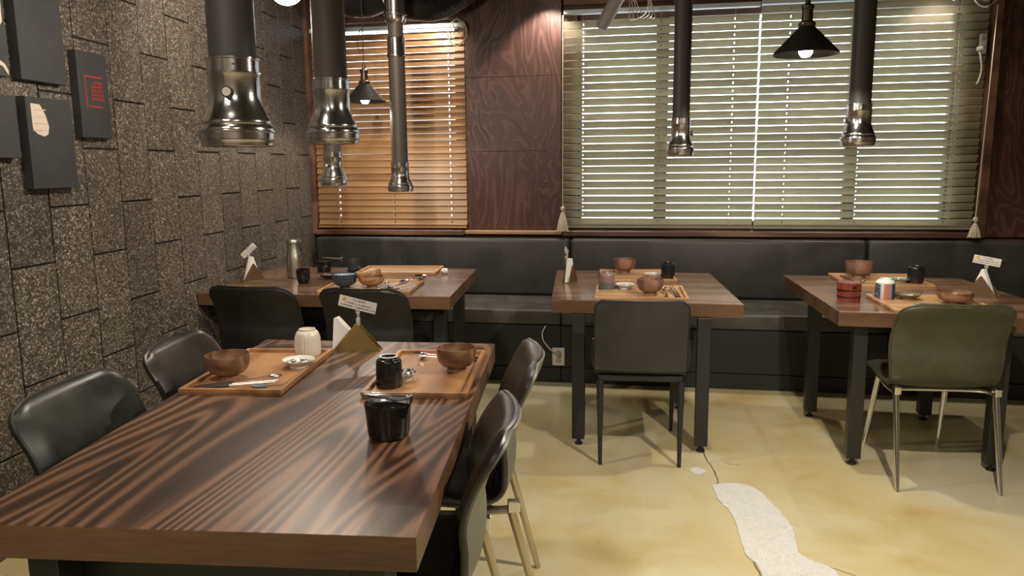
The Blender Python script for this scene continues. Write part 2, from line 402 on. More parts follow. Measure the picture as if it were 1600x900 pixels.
# left wall: local x runs from the back corner toward the camera, local y is into the room
bm = B(); box(bm, -.12, 8.3, -.12, -.0045, 0, 2.72)
wl = struct('wall_left', bm, M['grout']); wl.location = (-2.523, 5.52, 0); wl.rotation_euler = (0, 0, R(-86))
TP, TH, J = .2365, .449, .008
meshes = {}
for k in range(-1, 35):
    s0 = max(.012 + TP * k, -.07); s1 = .012 + TP * (k + 1)
    base = 1.0385 if k % 2 == 0 else 1.254
    zs = [base + TH * j for j in range(-4, 6)]
    for z0 in zs:
        a, b = max(z0, 0.0), min(z0 + TH, 2.715)
        if b - a < .02: continue
        key = (round(s1 - s0, 4), round(b - a, 4))
        if key not in meshes:
            bm = B(); box(bm, -(s1 - s0) / 2 + J / 2, (s1 - s0) / 2 - J / 2, -.0043, .002, -(b - a) / 2 + J / 2, (b - a) / 2 - J / 2, .0012)
            o = obj('tile', bm, M['granite'], wl); meshes[key] = o.data
        else:
            o = link(bpy.data.objects.new('tile', meshes[key]), wl)
        o.location = ((s0 + s1) / 2, random.uniform(0, .0012), (a + b) / 2)
# floor details
def wob(pts, sub=5, amp=.004):
    P = smooth_path([(x, y, 0) for x, y in pts + pts[:1]], sub)[:-1]
    return [(p.x + random.uniform(-amp, amp), p.y + random.uniform(-amp, amp)) for p in P]
patch = [(.285, 3.309), (.322, 3.335), (.393, 3.353), (.457, 3.321), (.508, 3.21), (.551, 3.024), (.563, 2.928), (.551, 2.76), (.587, 2.70), (.651, 2.64), (.66, 2.45), (.62, 2.2), (.55, 2.0), (.43, 1.98), (.38, 2.2), (.395, 2.45), (.400, 2.60), (.362, 2.72), (.357, 2.884), (.338, 3.061), (.307, 3.147)]
bm = B(); prism(bm, wob(patch), 0.0002, .0035); obj('mortar_patch', bm, M['mortar'], floor)
bm = B(); prism(bm, wob([(.2, 3.477), (.215, 3.505), (.237, 3.514), (.262, 3.49), (.268, 3.465), (.237, 3.43), (.21, 3.45)], 4, .002), .0002, .0025); obj('mortar_spot', bm, M['mortar'], floor)
def crack(pts, w=.0035, nm='crack'):
    P = [Vector((x, y, 0)) for x, y in pts]; P = [p + Vector((random.uniform(-.004, .004), random.uniform(-.004, .004), 0)) for p in smooth_path(P, 5)]
    bm = B(); a = []
    for i, p in enumerate(P):
        t = (P[min(i + 1, len(P) - 1)] - P[max(i - 1, 0)]).normalized(); s = Vector((-t.y, t.x, 0)) * w * random.uniform(.5, 1)
        a.append((bm.verts.new((p.x - s.x, p.y - s.y, .0006)), bm.verts.new((p.x + s.x, p.y + s.y, .0006))))
    for u, v in zip(a, a[1:]): bm.faces.new((u[0], u[1], v[1], v[0]))
    obj(nm, bm, M['crack'], floor)
crack([(.272, 3.76), (.29, 3.6), (.318, 3.40), (.315, 3.34)])
crack([(.36, 2.78), (.385, 2.62), (.40, 2.5), (.405, 2.3)])
crack([(.60, 2.69), (.72, 2.62), (.85, 2.55), (1.1, 2.5)], .0018)
crack([(.37, 3.60), (.39, 3.58), (.43, 3.575)], .002)
bm = B(); box(bm, 2.4, 4.5, 5.50, 5.54, 0, .1); struct('baseboard_back', bm, M['black_steel'])

# ---------------- canvases on the tiled wall ----------------
def canvas(label, s0, s1, z0, z1, deco=None, d=.038):
    t = thing('canvas_panel', label, 'wall art', group='black canvas panels on the tiled wall')
    q = wl.matrix_basis @ Vector(((s0 + s1) / 2, 0.0015, z0)); t.location = q; t.rotation_euler = wl.rotation_euler
    bm = B(); box(bm, -(s1 - s0) / 2, (s1 - s0) / 2, 0, d, 0, z1 - z0, .002, 2); obj('canvas', bm, M['canvas_black'], t)
    for nm, poly, mt in (deco or []):
        bm = B(); mx = (s0 + s1) / 2
        prism(bm, [(p[0] - mx, p[1] - z0) for p in poly], 0, .0008, M=Matrix(((1, 0, 0, 0), (0, 0, 1, d + .0002), (0, 1, 0, 0), (0, 0, 0, 1)))); obj(nm, bm, mt, t)
canvas('blank black canvas panel, upper and larger, above the one with a shell shape', 2.73, 2.977, 1.73, 2.075)
mk = M['seal_red']
def rect(a, b, c, d): return [(a, c), (b, c), (b, d), (a, d)]
seal = [('seal_mark', rect(2.615, 2.623, 1.655, 1.785), mk), ('seal_mark', rect(2.50, 2.615, 1.777, 1.785), mk), ('seal_mark', rect(2.515, 2.60, 1.655, 1.663), mk)]
for i in range(5): seal.append(('seal_mark', rect(2.50 + .003 * i, 2.585 - .004 * i, 1.688 + .017 * i, 1.694 + .017 * i), mk))
for i in range(4): seal.append(('seal_mark', rect(2.508 + .022 * i, 2.515 + .022 * i, 1.685, 1.768 - .006 * i), mk))
canvas('narrow black canvas panel with a red square seal, nearest the back', 2.465, 2.66, 1.532, 1.88, seal)
sh = [(2.949, 1.646), (2.90, 1.645), (2.873, 1.605), (2.86, 1.565), (2.868, 1.535), (2.89, 1.526), (2.925, 1.534), (2.947, 1.552)]
rib = []
for zz in (1.626, 1.60, 1.574, 1.55):
    rib.append(('print_line', [(2.948, zz - .004), (2.948, zz - .002), (2.872, zz + .001), (2.868, zz - .002)], M['white_glaze']))
canvas('black canvas panel with a cream fan shell shape', 2.72, 2.972, 1.329, 1.671, [('shell_print', sh, M['cream_paint'])] + rib)
canvas('small blank black canvas panel cut by the left picture edge', 3.02, 3.30, 1.444, 1.664)
canvas('black canvas panel with large cream leaf print at the left edge', 3.028, 3.30, 1.731, 2.075,
       [('leaf_print', [(3.20, 2.06), (3.05, 2.06), (3.040, 1.99), (3.042, 1.92), (3.07, 1.89), (3.20, 1.88)], M['cream_paint']), ('leaf_print', [(3.13, 1.81), (3.08, 1.79), (3.05, 1.775), (3.036, 1.755), (3.036, 1.737), (3.06, 1.765), (3.13, 1.785)], M['cream_paint'])], .034)

# ---------------- blinds ----------------
def blind(label, x0, x1, z0, z1, tilt, pitch, mt, ladders, inner_up=True, group='wooden venetian blinds'):
    xc = (x0 + x1) / 2; t = thing('venetian_blind', label, 'window blind', (xc, 5.56, z0), group=group)
    a, b = x0 - xc, x1 - xc
    L = [l - xc for l in ladders]
    # one slat with rout holes where the cords pass
    bm = B(); W = .025; hw = .0035; hd = .008; xs = [a]
    for l in L: xs += [l - hw, l + hw]
    xs.append(b)
    sgn = 1 if inner_up else -1
    Mr = Matrix.Rotation(-sgn * tilt, 4, 'X')
    for i in range(len(xs) - 1):
        if i % 2 == 0: box(bm, xs[i], xs[i + 1], -W, W, -.0016, .0016, M=Mr)
        else:
            box(bm, xs[i], xs[i + 1], -W, -hd, -.0013, .0013, M=Mr); box(bm, xs[i], xs[i + 1], hd, W, -.0013, .0013, M=Mr)
    first = None; n = int((z1 - z0 - .05) / pitch); zz = z0 + .045
    for k in range(n):
        if first is None: o = obj('slat', bm, mt, t); first = o.data
        else: o = link(bpy.data.objects.new('slat', first), t)
        o.location = (0, random.uniform(-.0008, .0008), zz - z0); o.rotation_euler = (random.uniform(-.02, .02), random.uniform(-.0012, .0012), 0)
        zz += pitch
    for k in range(3):
        bm = B(); box(bm, a + .002, b - .002, -.025, .025, .012 + .006 * k, .015 + .006 * k); obj('stacked_slat', bm, mt, t)
    bm = B(); box(bm, a, b, -.026, .026, 0, .011, .002); obj('bottom_rail', bm, mt, t)
    bm = B(); box(bm, a, b, -.027, .027, z1 - z0 - .028, z1 - z0, .002); obj('headrail', bm, M['white_metal'], t)
    for l in L:
        bm = B(); tube(bm, [(l, -.0275, .01), (l + .002, -.0275, (z1 - z0) / 2), (l, -.0275, z1 - z0 - .028)], .0011, 5); obj('ladder_cord', bm, M['cord_white'], t)
    return t
blind('lamplit-toned wood venetian blind over the narrow left window', -2.488, -1.330, .945, 2.40, R(70), .0478, M['slat_lamplit'], (-2.314, -1.885, -1.448), False)
blind('haze-toned wood venetian blind, left one of the wide window, beside the plywood pillar', -.616, .692, .952, 2.452, R(61), .0522, M['slat_hazy'], (-.48, .048, .534))
blind('haze-toned wood venetian blind, right one of the wide window, behind the pendant lamp', .703, 2.092, .950, 2.462, R(61), .0522, M['slat_hazy'], (.89, 1.357, 1.916))

# pull cords with tassels
def tassel(label, x, y, z_top, z_bead, z_bot, lean=0):
    t = thing('tassel_cord', label, 'blind cord', (x, y, z_bot), group='tasselled blind cords')
    bm = B(); h = z_bead - z_bot
    tube(bm, smooth_path([(0, 0, h), (lean * .5, 0, (h + z_top - z_bot) / 2), (lean, .01, z_top - z_bot)], 6), .004, 6); obj('cord', bm, M['tassel'], t, True)
    bm = B(); lathe(bm, [(0, h + .012), (.012, h + .008), (.016, h - .004), (.013, h - .018), (.006, h - .024), (.008, h - .030), (.016, h - .038), (.012, h - .046), (0, h - .048)], 16); obj('bead', bm, M['tassel'], t, True)
    bm = B(); hh = h - .042
    for i in range(40):
        a = i * 2.4; r = math.sqrt(i / 40)
        tube(bm, [(r * .012 * math.cos(a), r * .012 * math.sin(a), hh), (r * .027 * math.cos(a), r * .022 * math.sin(a), hh * .6), (r * .040 * math.cos(a), r * .026 * math.sin(a), random.uniform(0, .006))], .0042, 5)
    o = obj('fringe', bm, M['tassel'], t, True); o['kind'] = 'stuff'
tassel('cream tassel on a cord beside the plywood pillar', -.609, 5.43, 2.40, 1.10, .935)
tassel('cream tassel on a cord at the right end of the wide window', 2.062, 5.43, 2.35, 1.03, .905, .03)

# ---------------- bench ----------------
def bench(label, x0, x1):
    xc = (x0 + x1) / 2; hw = (x1 - x0) / 2 - .0015
    t = thing('bench_seat', label, 'bench', (xc, 5.2, 0), group='black banquette sections along the back wall')
    def rounded(y0, y1, z0, z1, r, mt, nm):
        bm = B(); box(bm, -hw, hw, y0 - 5.2, y1 - 5.2, z0, z1, r, 4); obj(nm, bm, mt, t, True)
    rounded(5.405, 5.495, .475, .885, .028, M['bench'], 'backrest')
    rounded(4.855, 5.495, .375, .474, .014, M['bench_seat'], 'seat_cushion')
    bm = B(); box(bm, -hw, hw, 4.85 - 5.2, 5.49 - 5.2, .10, .374, .002); obj('front_panel', bm, M['bench_base'], t)
    bm = B(); box(bm, -hw, hw, 4.844 - 5.2, 5.49 - 5.2, 0, .096, .002); obj('plinth', bm, M['bench_base'], t)
    n = max(1, round(hw * 2 / .66))
    return t
bench('black leather bench section in the corner by the tiled wall', -2.470, -.556)
bench('black leather bench section behind the middle table', -.556, 1.416)
bench('black leather bench section at the right, behind the right hand table', 1.416, 3.35)

# outlet on the bench panel
t = thing('wall_outlet', 'white double power outlet low on the bench panel', 'outlet', (-.571, 4.848, .114))
bm = B(); box(bm, -.040, .040, -.008, .001, 0, .117, .003, 2); obj('cover_plate', bm, M['white_plastic'], t)
for zz in (.036, .081):
    bm = B(); lathe(bm, [(0, 0), (.014, 0), (.018, .0015), (.018, .003), (0, .003)], 20, Matrix.Translation((0, -.0082, zz)) @ Matrix.Rotation(PI / 2, 4, 'X')); obj('socket', bm, M['grey_plastic'], t, True)
bm = B(); box(bm, -.014, .014, -.034, -.0115, .070, .094, .004, 2)
t2 = thing('extension_lead', 'grey lead and plug in the upper socket of the bench outlet', 'power cord', (-.571, 4.848, .114))
obj('plug', bm, M['grey_plastic'], t2)
bm = B(); tube(bm, smooth_path([(0, -.034, .084), (-.04, -.05, .11), (-.09, -.05, .17), (-.10, -.03, .22), (-.08, -.012, .262)], 8), .0035, 7); obj('cord', bm, M['cord_white'], t2, True)

# ---------------- tables ----------------
def table(label, corners, z, th, legs, top_m, edge_m, leg_w=.062, group='dark walnut dining tables'):
    cx = sum(c[0] for c in corners) / 4; cy = sum(c[1] for c in corners) / 4
    t = thing('dining_table', label, 'table', (cx, cy, 0), group=group)
    L = [(c[0] - cx, c[1] - cy) for c in corners]
    bm = B(); vs = prism(bm, L, z - th, z, .0015); bm.faces.ensure_lookup_table()
    o = obj('tabletop', bm, top_m, t); o.data.materials.append(edge_m)
    for p in o.data.polygons:
        if abs(p.normal.z) < .9: p.material_index = 1
    z1 = z - th
    for (lx, ly) in legs:
        bm = B(); box(bm, -leg_w / 2, leg_w / 2, -leg_w / 2, leg_w / 2, .035, z1 - .002, .002)
        l = obj('leg', bm, M['black_steel'], t); l.location = (lx - cx, ly - cy, 0)
        bm = B(); lathe(bm, [(0, 0), (.020, 0), (.022, .006), (.010, .014), (.007, .035), (0, .035)], 16); obj('glide', bm, M['black_steel'], l, True)
    xs = sorted(l[0] for l in legs); ys = sorted(l[1] for l in legs)
    for (p, q) in ((0, 1), (1, 2), (2, 3), (3, 0)):
        a = Vector((legs[p][0] - cx, legs[p][1] - cy)); b = Vector((legs[q][0] - cx, legs[q][1] - cy)); d = b - a; ang = math.atan2(d.y, d.x); ln = d.length - leg_w
        bm = B(); box(bm, -ln / 2 + .001, ln / 2 - .001, -.018, .018, z1 - .04, z1 - .0025, .001, 1, Matrix.Translation(((a.x + b.x) / 2, (a.y + b.y) / 2, 0)) @ Matrix.Rotation(ang, 4, 'Z')); obj('apron_rail', bm, M['black_steel'], t)
    return t
TZ = .74
T1 = table('long walnut dining table with swirling grain in the foreground', [(-.405, 1.249), (-.566, 2.769), (-1.462, 2.722), (-1.283, 1.168)], TZ, .068, [(-.53, 1.36), (-.65, 2.62), (-1.36, 2.675), (-1.20, 1.30)], M['walnut_y'], M['walnut_edge_x'], .07)
bm = B(); box(bm, -1.205, -.53, 1.335, 1.352, .03, .66); 
o = obj('end_panel', bm, M['black_steel'], T1); o.location = (-T1.location[0], -T1.location[1], 0)
T2 = table('walnut dining table in the middle, in front of the wide window', [(.442, 3.717), (.360, 4.781), (-.579, 4.829), (-.478, 3.752)], TZ, .066, [(.262, 3.735), (.178, 4.41), (-.40, 4.43), (-.340, 3.748)], M['walnut_x'], M['walnut_edge_x'])
T3 = table('walnut dining table at the right edge of the room', [(1.82, 3.520), (1.735, 4.725), (.782, 4.751), (.836, 3.593)], TZ, .066, [(1.552, 3.69), (1.492, 4.40), (.893, 4.37), (.950, 3.675)], M['walnut_x'], M['walnut_edge_x'])
T4 = table('wide walnut dining table in the corner against the tiled wall', [(-.999, 3.762), (-1.101, 4.838), (-2.462, 4.800), (-2.388, 3.729)], TZ, .066, [(-1.09, 3.90), (-1.17, 4.62), (-2.30, 4.60), (-2.24, 3.90)], M['walnut_x'], M['walnut_edge_x'])

# ---------------- chairs ----------------
def shell_chair(label, loc, rz, pad, outer, legmat, bw=.225, top=.81, group='padded shell chairs', trim=None, seat_pad=None):
    t = thing('shell_chair', label, 'chair', (loc[0], loc[1], 0), (0, 0, rz), group)
    # side profile, y forward, z up: from front of seat to top of back
    prof = smooth_path([(0, .235, .425), (0, .20, .452), (0, .08, .440), (0, -.06, .425), (0, -.150, .436), (0, -.198, .480), (0, -.208, .545), (0, -.206, .62), (0, -.240, .72), (0, -.300, top)], 5)
    ns = len(prof); split = 21
    tot = [0]
    for a, b in zip(prof, prof[1:]): tot.append(tot[-1] + (b - a).length)
    Lg = tot[-1]; rt, rf = .078, .06
    def half(i):
        s = tot[i]; f = s / Lg
        w_ = .215 + (bw - .215) * min(1, f * 1.6)
        w_ -= .012 * max(0, 1 - abs(s - .42) / .14)
        d = Lg - s
        if d < rt: w_ -= rt - math.sqrt(max(0, rt * rt - (rt - d) ** 2))
        if s < rf: w_ -= rf - math.sqrt(max(0, rf * rf - (rf - s) ** 2))
        return max(w_, .02)
    nv = 14
    def surf(i, j, off):
        p = prof[i]; tn = (prof[min(i + 1, ns - 1)] - prof[max(i - 1, 0)]).normalized(); nr = Vector((0, -tn.z, tn.y)) * -1
        if nr.z < 0 and i < 12: nr = -nr
        nr = Vector((0, tn.z, -tn.y)) if Vector((0, tn.z, -tn.y)).dot(Vector((0, .6, .8))) > 0 else Vector((0, -tn.z, tn.y))
        v = -1 + 2 * j / nv; h = half(i)
        f = min(1, max(0, (i - 10) / 18))
        cur = (.020 * f + .012) * v * v
        fwd = Vector((0, nr.y, nr.z * (1 - f)))
        return Vector((v * h, p.y, p.z)) + fwd * cur + nr * off
    def shellpart(nm, i0, i1, o0, o1, mt, round_=True):
        bm = B(); A = []; Bt = []
        for i in range(i0, i1 + 1):
            ra, rb = [], []
            for j in range(nv + 1):
                e = 1.0
                if round_:
                    ed = min(j, nv - j) / nv
                    e = .25 if ed == 0 else (.85 if ed < .08 else 1)
                    k = min(i - (0 if i0 == 0 else -9), (ns - 1 if i1 == ns - 1 else 999) - i)
                    if k == 0: e = min(e, .25)
                    elif k == 1: e = min(e, .85)
                ra.append(bm.verts.new(surf(i, j, o0 + (o1 - o0) * e))); rb.append(bm.verts.new(surf(i, j, o0)))
            A.append(ra); Bt.append(rb)
        for G, flip in ((A, 0), (Bt, 1)):
            for a, b in zip(G, G[1:]):
                for j in range(nv): bm.faces.new((a[j], a[j + 1], b[j + 1], b[j]) if not flip else (a[j], b[j], b[j + 1], a[j + 1]))
        n_ = len(A)
        for i in range(n_ - 1):
            for j in (0, nv): bm.faces.new((A[i][j], A[i + 1][j], Bt[i + 1][j], Bt[i][j]))
        for i in (0, n_ - 1):
            for j in range(nv): bm.faces.new((A[i][j], A[i][j + 1], Bt[i][j + 1], Bt[i][j]))
        return obj(nm, bm, mt, t, True)
    shellpart('seat', 0, split, 0, .030, seat_pad or pad); shellpart('backrest', split, ns - 1, 0, .026, pad)
    shellpart('outer_shell', 0, ns - 1, -.012, -.0005, outer, False)
    # welt running round the edge between pad and outer shell
    loop = [surf(i, 0, .001) for i in range(ns)] + [surf(ns - 1, j, .001) for j in range(1, nv)] + [surf(i, nv, .001) for i in range(ns - 1, -1, -1)]
    bm = B(); tube(bm, loop, .0065, 6); obj('edge_welt', bm, trim or pad, t, True)
    # legs
    for sx in (-1, 1):
        for nm, p0, p1 in (('rear', (.203 * sx, -.195, .415), (.208 * sx, -.30, 0)), ('front', (.155 * sx, .16, .405), (.172 * sx, .262, 0))):
            bm = B(); tube(bm, [p0, [(p0[k] + p1[k]) / 2 for k in range(3)], (p1[0], p1[1], .0)], .0125, 12, True, [.0135, .0125, .0095])
            obj('leg', bm, legmat, t, True)
        bm = B(); box(bm, .203 * sx - .014, .203 * sx + .014, -.222, -.185, .405, .440, .004, 2); obj('clip', bm, M['chrome'], t)
    bm = B(); tube(bm, smooth_path([(-.203, -.190, .414), (-.15, -.12, .405), (.15, -.12, .405), (.203, -.190, .414)], 6), .010, 8); tube(bm, smooth_path([(-.155, .16, .40), (0, .15, .392), (.155, .16, .40)], 6), .010, 8)
    for sx in (-1, 1): tube(bm, smooth_path([(.203 * sx, -.185, .408), (.18 * sx, 0, .392), (.155 * sx, .16, .40)], 6), .010, 8)
    obj('seat_frame', bm, legmat, t, True)
    return t
shell_chair('olive shell chair with chrome legs at the right hand table', (1.255, 3.688), R(3.2), M['olive'], M['olive'], M['chrome'], bw=.232)
shell_chair('brown-black shell chair by the front table, right side, near the bench', (-.618, 2.240), R(102), M['leather_brown'], M['grey_olive'], M['nickel_leg'], trim=M['leather_brown'], seat_pad=M['leather_brown'], top=.835)
shell_chair('brown-black shell chair by the front table, right side, nearest the camera', (-.606, 1.735), R(100), M['leather_brown'], M['grey_olive'], M['nickel_leg'], trim=M['leather_brown'], seat_pad=M['leather_brown'])
shell_chair('glossy green-black shell chair between front table and tiled wall, nearer the camera', (-1.32, 1.84), R(-84), M['leather_green'], M['leather_green'], M['black_steel'], bw=.24)
shell_chair('glossy brown-black shell chair between front table and tiled wall, farther back', (-1.36, 2.405), R(-84), M['leather_brown'], M['leather_brown'], M['black_steel'])
shell_chair('black shell chair at the corner table, beside the tiled wall', (-1.965, 3.80), R(-4), M['leather_black'], M['leather_black'], M['black_steel'], bw=.24)
shell_chair('black shell chair at the corner table, behind the brass napkin holder', (-1.388, 3.80), R(0), M['leather_black'], M['leather_black'], M['black_steel'])

# slim chair at the middle table
t = thing('dining_chair', 'slim black leather chair with tapered black legs at the middle table', 'chair', (-.045, 3.76, 0), (0, 0, R(3)))
def slab_grid(nm, pts_fn, nu, nv, th, mt, par):
    bm = B(); A = [[bm.verts.new(pts_fn(i / nu, j / nv)[0]) for j in range(nv + 1)] for i in range(nu + 1)]
    Q = [[bm.verts.new(Vector(pts_fn(i / nu, j / nv)[0]) + Vector(pts_fn(i / nu, j / nv)[1]) * th) for j in range(nv + 1)] for i in range(nu + 1)]
    for i in range(nu):
        for j in range(nv):
            bm.faces.new((A[i][j], A[i][j + 1], A[i + 1][j + 1], A[i + 1][j])); bm.faces.new((Q[i][j], Q[i + 1][j], Q[i + 1][j + 1], Q[i][j + 1]))
    for i in range(nu):
        for j in (0, nv): bm.faces.new((A[i][j], A[i + 1][j], Q[i + 1][j], Q[i][j]))
    for j in range(nv):
        for i in (0, nu): bm.faces.new((A[i][j], A[i][j + 1], Q[i][j + 1], Q[i][j]))
    return obj(nm, bm, mt, par, True)
def backfn(u, v):
    x = -1 + 2 * v; h = .212; d = 1 - u; r = .12
    if d < r: h -= .03 * (1 - math.sqrt(max(0, 1 - ((r - d) / r) ** 2)))
    z = .455 + .335 * u; y = -.222 - .055 * u + .018 * x * x
    return (x * h, y, z), (0, -.99, -.1)
slab_grid('backrest', backfn, 12, 12, .032, M['leather_soft'], t)
bm = B(); loop = [Vector(backfn(i / 16, 0)[0]) for i in range(17)] + [Vector(backfn(1, j / 12)[0]) for j in range(1, 12)] + [Vector(backfn(i / 16, 1)[0]) for i in range(16, -1, -1)]
tube(bm, [p + Vector((0, -.030, 0)) for p in loop], .005, 6); obj('piping', bm, M['leather_black'], t, True)
bm = B(); box(bm, -.213, .213, -.215, .225, .425, .468, .012, 3); obj('seat', bm, M['leather_black'], t, True)
bm = B(); box(bm, -.195, .195, -.225, -.200, .398, .424, .003); box(bm, -.195, .195, .19, .215, .398, .424, .003)
box(bm, -.197, -.172, -.20, .19, .398, .424, .003); box(bm, .172, .197, -.20, .19, .398, .424, .003); obj('seat_frame', bm, M['black_steel'], t)
for sx in (-1, 1):
    for sy, y0, y1 in ((-1, -.222, -.262), (1, .205, .245)):
        bm = B(); tube(bm, [(.187 * sx, y0, .40), (.183 * sx, y1, 0)], .015, 12, True, [.017, .009]); obj('leg', bm, M['black_steel'], t, True)
for sx in (-1, 1):
    bm = B(); tube(bm, smooth_path([(.205 * sx, -.18, .445), (.222 * sx, -.205, .50), (.216 * sx, -.235, .60)], 5), .008, 8); obj('back_bracket', bm, M['black_steel'], t, True)

# ---------------- ventilation ducts ----------------
BELL = [(.0525, .0), (.0525, 0.0)]
def bell_profile(s=1.0, H=.197):
    p = [(.0575, 1.0), (.0605, .995), (.0605, .98), (.058, .97), (.058, .84), (.060, .83), (.060, .815), (.058, .80), (.058, .56), (.060, .50), (.065, .42), (.072, .34), (.077, .30), (.0785, .27), (.077, .25), (.081, .235), (.0835, .20), (.0835, .185), (.088, .178), (.088, .165), (.0845, .155), (.0845, .085), (.082, .078), (.082, .07), (.0805, .06), (.0805, .012), (.077, 0), (.070, .0), (.070, .05), (.050, .55), (.050, 1.0)]
    return [(r * s, z * H) for r, z in p]
def duct(label, x, y, zb, s=1.0, H=.197, top=2.71, knob=None, lower=None, tube_r=.0525, mt=None):
    t = thing('exhaust_duct', label, 'exhaust duct', (x, y, zb), group='telescopic table exhaust ducts')
    bm = B(); lathe(bm, bell_profile(s, H), 48); b_ = obj('bell_hood', bm, M['steel'], t, True)
    bm = B(); r = tube_r * s; lathe(bm, [(r, H - .004), (r, (lower or top) - zb), (r - .003, (lower or top) - zb), (r - .003, H - .004), (r, H - .004)], 40); obj('duct_tube', bm, mt or M['dark_paint'], t, True)
    if knob is not None:
        a = knob; d = Vector((math.cos(a), math.sin(a), 0)); z = H * .60
        bm = B(); tube(bm, [d * .056 * s + Vector((0, 0, z)), d * (.056 * s + .016) + Vector((0, 0, z))], .011, 18, True, [.0125, .0125]); k = obj('damper_knob', bm, M['shade'], t, True)
        bm = B(); tube(bm, [d * (.056 * s + .0162) + Vector((0, 0, z)), d * (.056 * s + .018) + Vector((0, 0, z))], .0095, 18); obj('knob_cap', bm, M['white_plastic'], k, True)
    for q in range(3):
        a = -PI / 2 + .5 + q * 1.9; d = Vector((math.cos(a), math.sin(a), 0))
        bm = B(); tube(bm, [d * .0553 * s + Vector((0, 0, H * .91)), d * .0585 * s + Vector((0, 0, H * .91))], .0028, 8); obj('rivet', bm, M['socket'], t, True)
    return t
M['duct_dark'] = mat('dark grey duct paint', (.046, .044, .044), .55)
duct('brown exhaust duct with chrome bell over the front table, nearest the camera', -.955, 1.70, 1.449, 1.0, .20, knob=R(-75), mt=M['duct_dark'])
duct('brown exhaust duct with chrome bell over the front table, farther one', -1.018, 2.41, 1.474, 1.0, .205)
duct('short view of a slim exhaust duct behind the second front duct', -1.94, 4.57, 1.285, 1.0, .21, knob=R(-100))
d4 = duct('slim exhaust duct with stepped chrome collars in front of the left blind', -1.605, 4.86, 1.238, 1.0, .19, lower=2.10, mt=M['dark_paint'])
o = d4; zb = 1.238
bm = B(); lathe(bm, [(.056, 2.085 - zb), (.060, 2.085 - zb), (.060, 2.10 - zb), (.056, 2.11 - zb), (.0555, 2.20 - zb), (.050, 2.205 - zb), (.050, 2.085 - zb)], 36); obj('collar', bm, M['steel'], d4, True)
bm = B(); lathe(bm, [(.048, 2.17 - zb), (.048, 2.30 - zb), (.045, 2.30 - zb), (.045, 2.17 - zb)], 36); obj('upper_tube', bm, M['dark_paint'], d4, True)
bm = B(); lathe(bm, [(.050, 2.285 - zb), (.056, 2.29 - zb), (.066, 2.31 - zb), (.067, 2.335 - zb), (.072, 2.34 - zb), (.072, 2.355 - zb), (.066, 2.36 - zb), (.066, 2.71 - zb), (.062, 2.71 - zb), (.062, 2.33 - zb), (.049, 2.30 - zb)], 40); obj('telescopic_sleeve', bm, M['steel'], d4, True)
duct('dark exhaust duct over the middle table', .153, 4.35, 1.442, .88, .20, knob=R(8), mt=M['duct_dark'])
duct('dark exhaust duct over the right hand table', 1.006, 4.14, 1.478, .98, .205, knob=R(190), mt=M['duct_dark'])

# ribbed flexible hoses under the ceiling
M['hose'] = mat('black ribbed foil hose', (.022, .020, .019), .32, .2)
def hose(label, pts, r):
    P = smooth_path(pts, 30); c = P[len(P) // 2]
    o_ = thing('flexible_hose', label, 'air hose', tuple(P[0]), group='ribbed ceiling hoses')
    Q = [p - P[0] for p in P]; rad = [r + (.006 if i % 2 else 0) for i in range(len(Q))]
    bm = B(); tube(bm, Q, r, 26, True, rad); obj('ribbed_sleeve', bm, M['hose'], o_)
hose('black ribbed hose running right from the collared duct toward the pillar', [(-1.62, 5.17, 2.46), (-1.45, 5.17, 2.44), (-1.28, 5.17, 2.50), (-1.14, 5.2, 2.60), (-1.0, 5.22, 2.66), (-.8, 5.22, 2.67)], .085)
hose('black ribbed hose curving left above the corner window', [(-1.74, 5.05, 2.50), (-1.86, 5.05, 2.46), (-2.0, 5.0, 2.47), (-2.12, 4.9, 2.56), (-2.2, 4.8, 2.66)], .085)

# ---------------- lamps ----------------
def lamp_light(name, parent, loc, power, col=(1, .89, .74), r=.025, spot=None, blend=.5):
    ld = bpy.data.lights.new(name, 'SPOT' if spot else 'POINT'); ld.energy = power * LAMP; ld.color = col; ld.shadow_soft_size = r
    if spot: ld.spot_size = spot; ld.spot_blend = blend
    o = link(bpy.data.objects.new(name, ld), parent); o.location = loc; return o
def pendant(label, x, y, z, d=.27, power=30, loop=False, top=2.71, bulb_r=.03):
    t = thing('pendant_lamp', label, 'pendant lamp', (x, y, z), group='black cone pendant lamps'); R_ = d / 2; h = R_ * .86
    bm = B(); lathe(bm, [(R_ - .003, .002), (R_, 0), (R_ + .001, .004), (R_ * .97, .012), (.032, h), (.030, h + .004), (.028, h), (R_ * .95, .010), (R_ - .003, .002)], 48); obj('shade', bm, M['shade'], t, True)
    bm = B(); lathe(bm, [(0, h - .006), (.030, h - .004), (.036, h + .004), (.036, h + .014), (.024, h + .022), (.023, h + .07), (.027, h + .075), (.027, h + .085), (.012, h + .095), (.009, h + .125), (0, h + .125)], 24); obj('socket', bm, M['socket'], t, True)
    bm = B(); H = top - z - h - .12
    tube(bm, [(0, 0, h + .12), (0, 0, h + .12 + H)], .0028, 6)
    if loop: tube(bm, smooth_path([(0, 0, h + .22), (-.025, 0, h + .20), (-.035, 0, h + .26), (-.02, .004, h + .33), (0, 0, h + .34)], 6), .0028, 6)
    obj('cord', bm, M['cord_black'], t, True)
    bm = B(); lathe(bm, [(0, -.012), (bulb_r * .6, -.009), (bulb_r * .95, .006), (bulb_r, .02), (bulb_r * .8, .04), (.016, .065), (.014, h - .008), (0, h - .008)], 24); obj('bulb', bm, M['bulb'], t, True)
    lamp_light('lamp_glow', t, (0, 0, -.018), power, spot=R(164), blend=.25); return t
pendant('black cone pendant in front of the left blind', -1.840, 4.90, 1.815, .27, 12, True)
pendant('black cone pendant before the wide window between the dark ducts', .652, 3.65, 1.862, .275, 28)
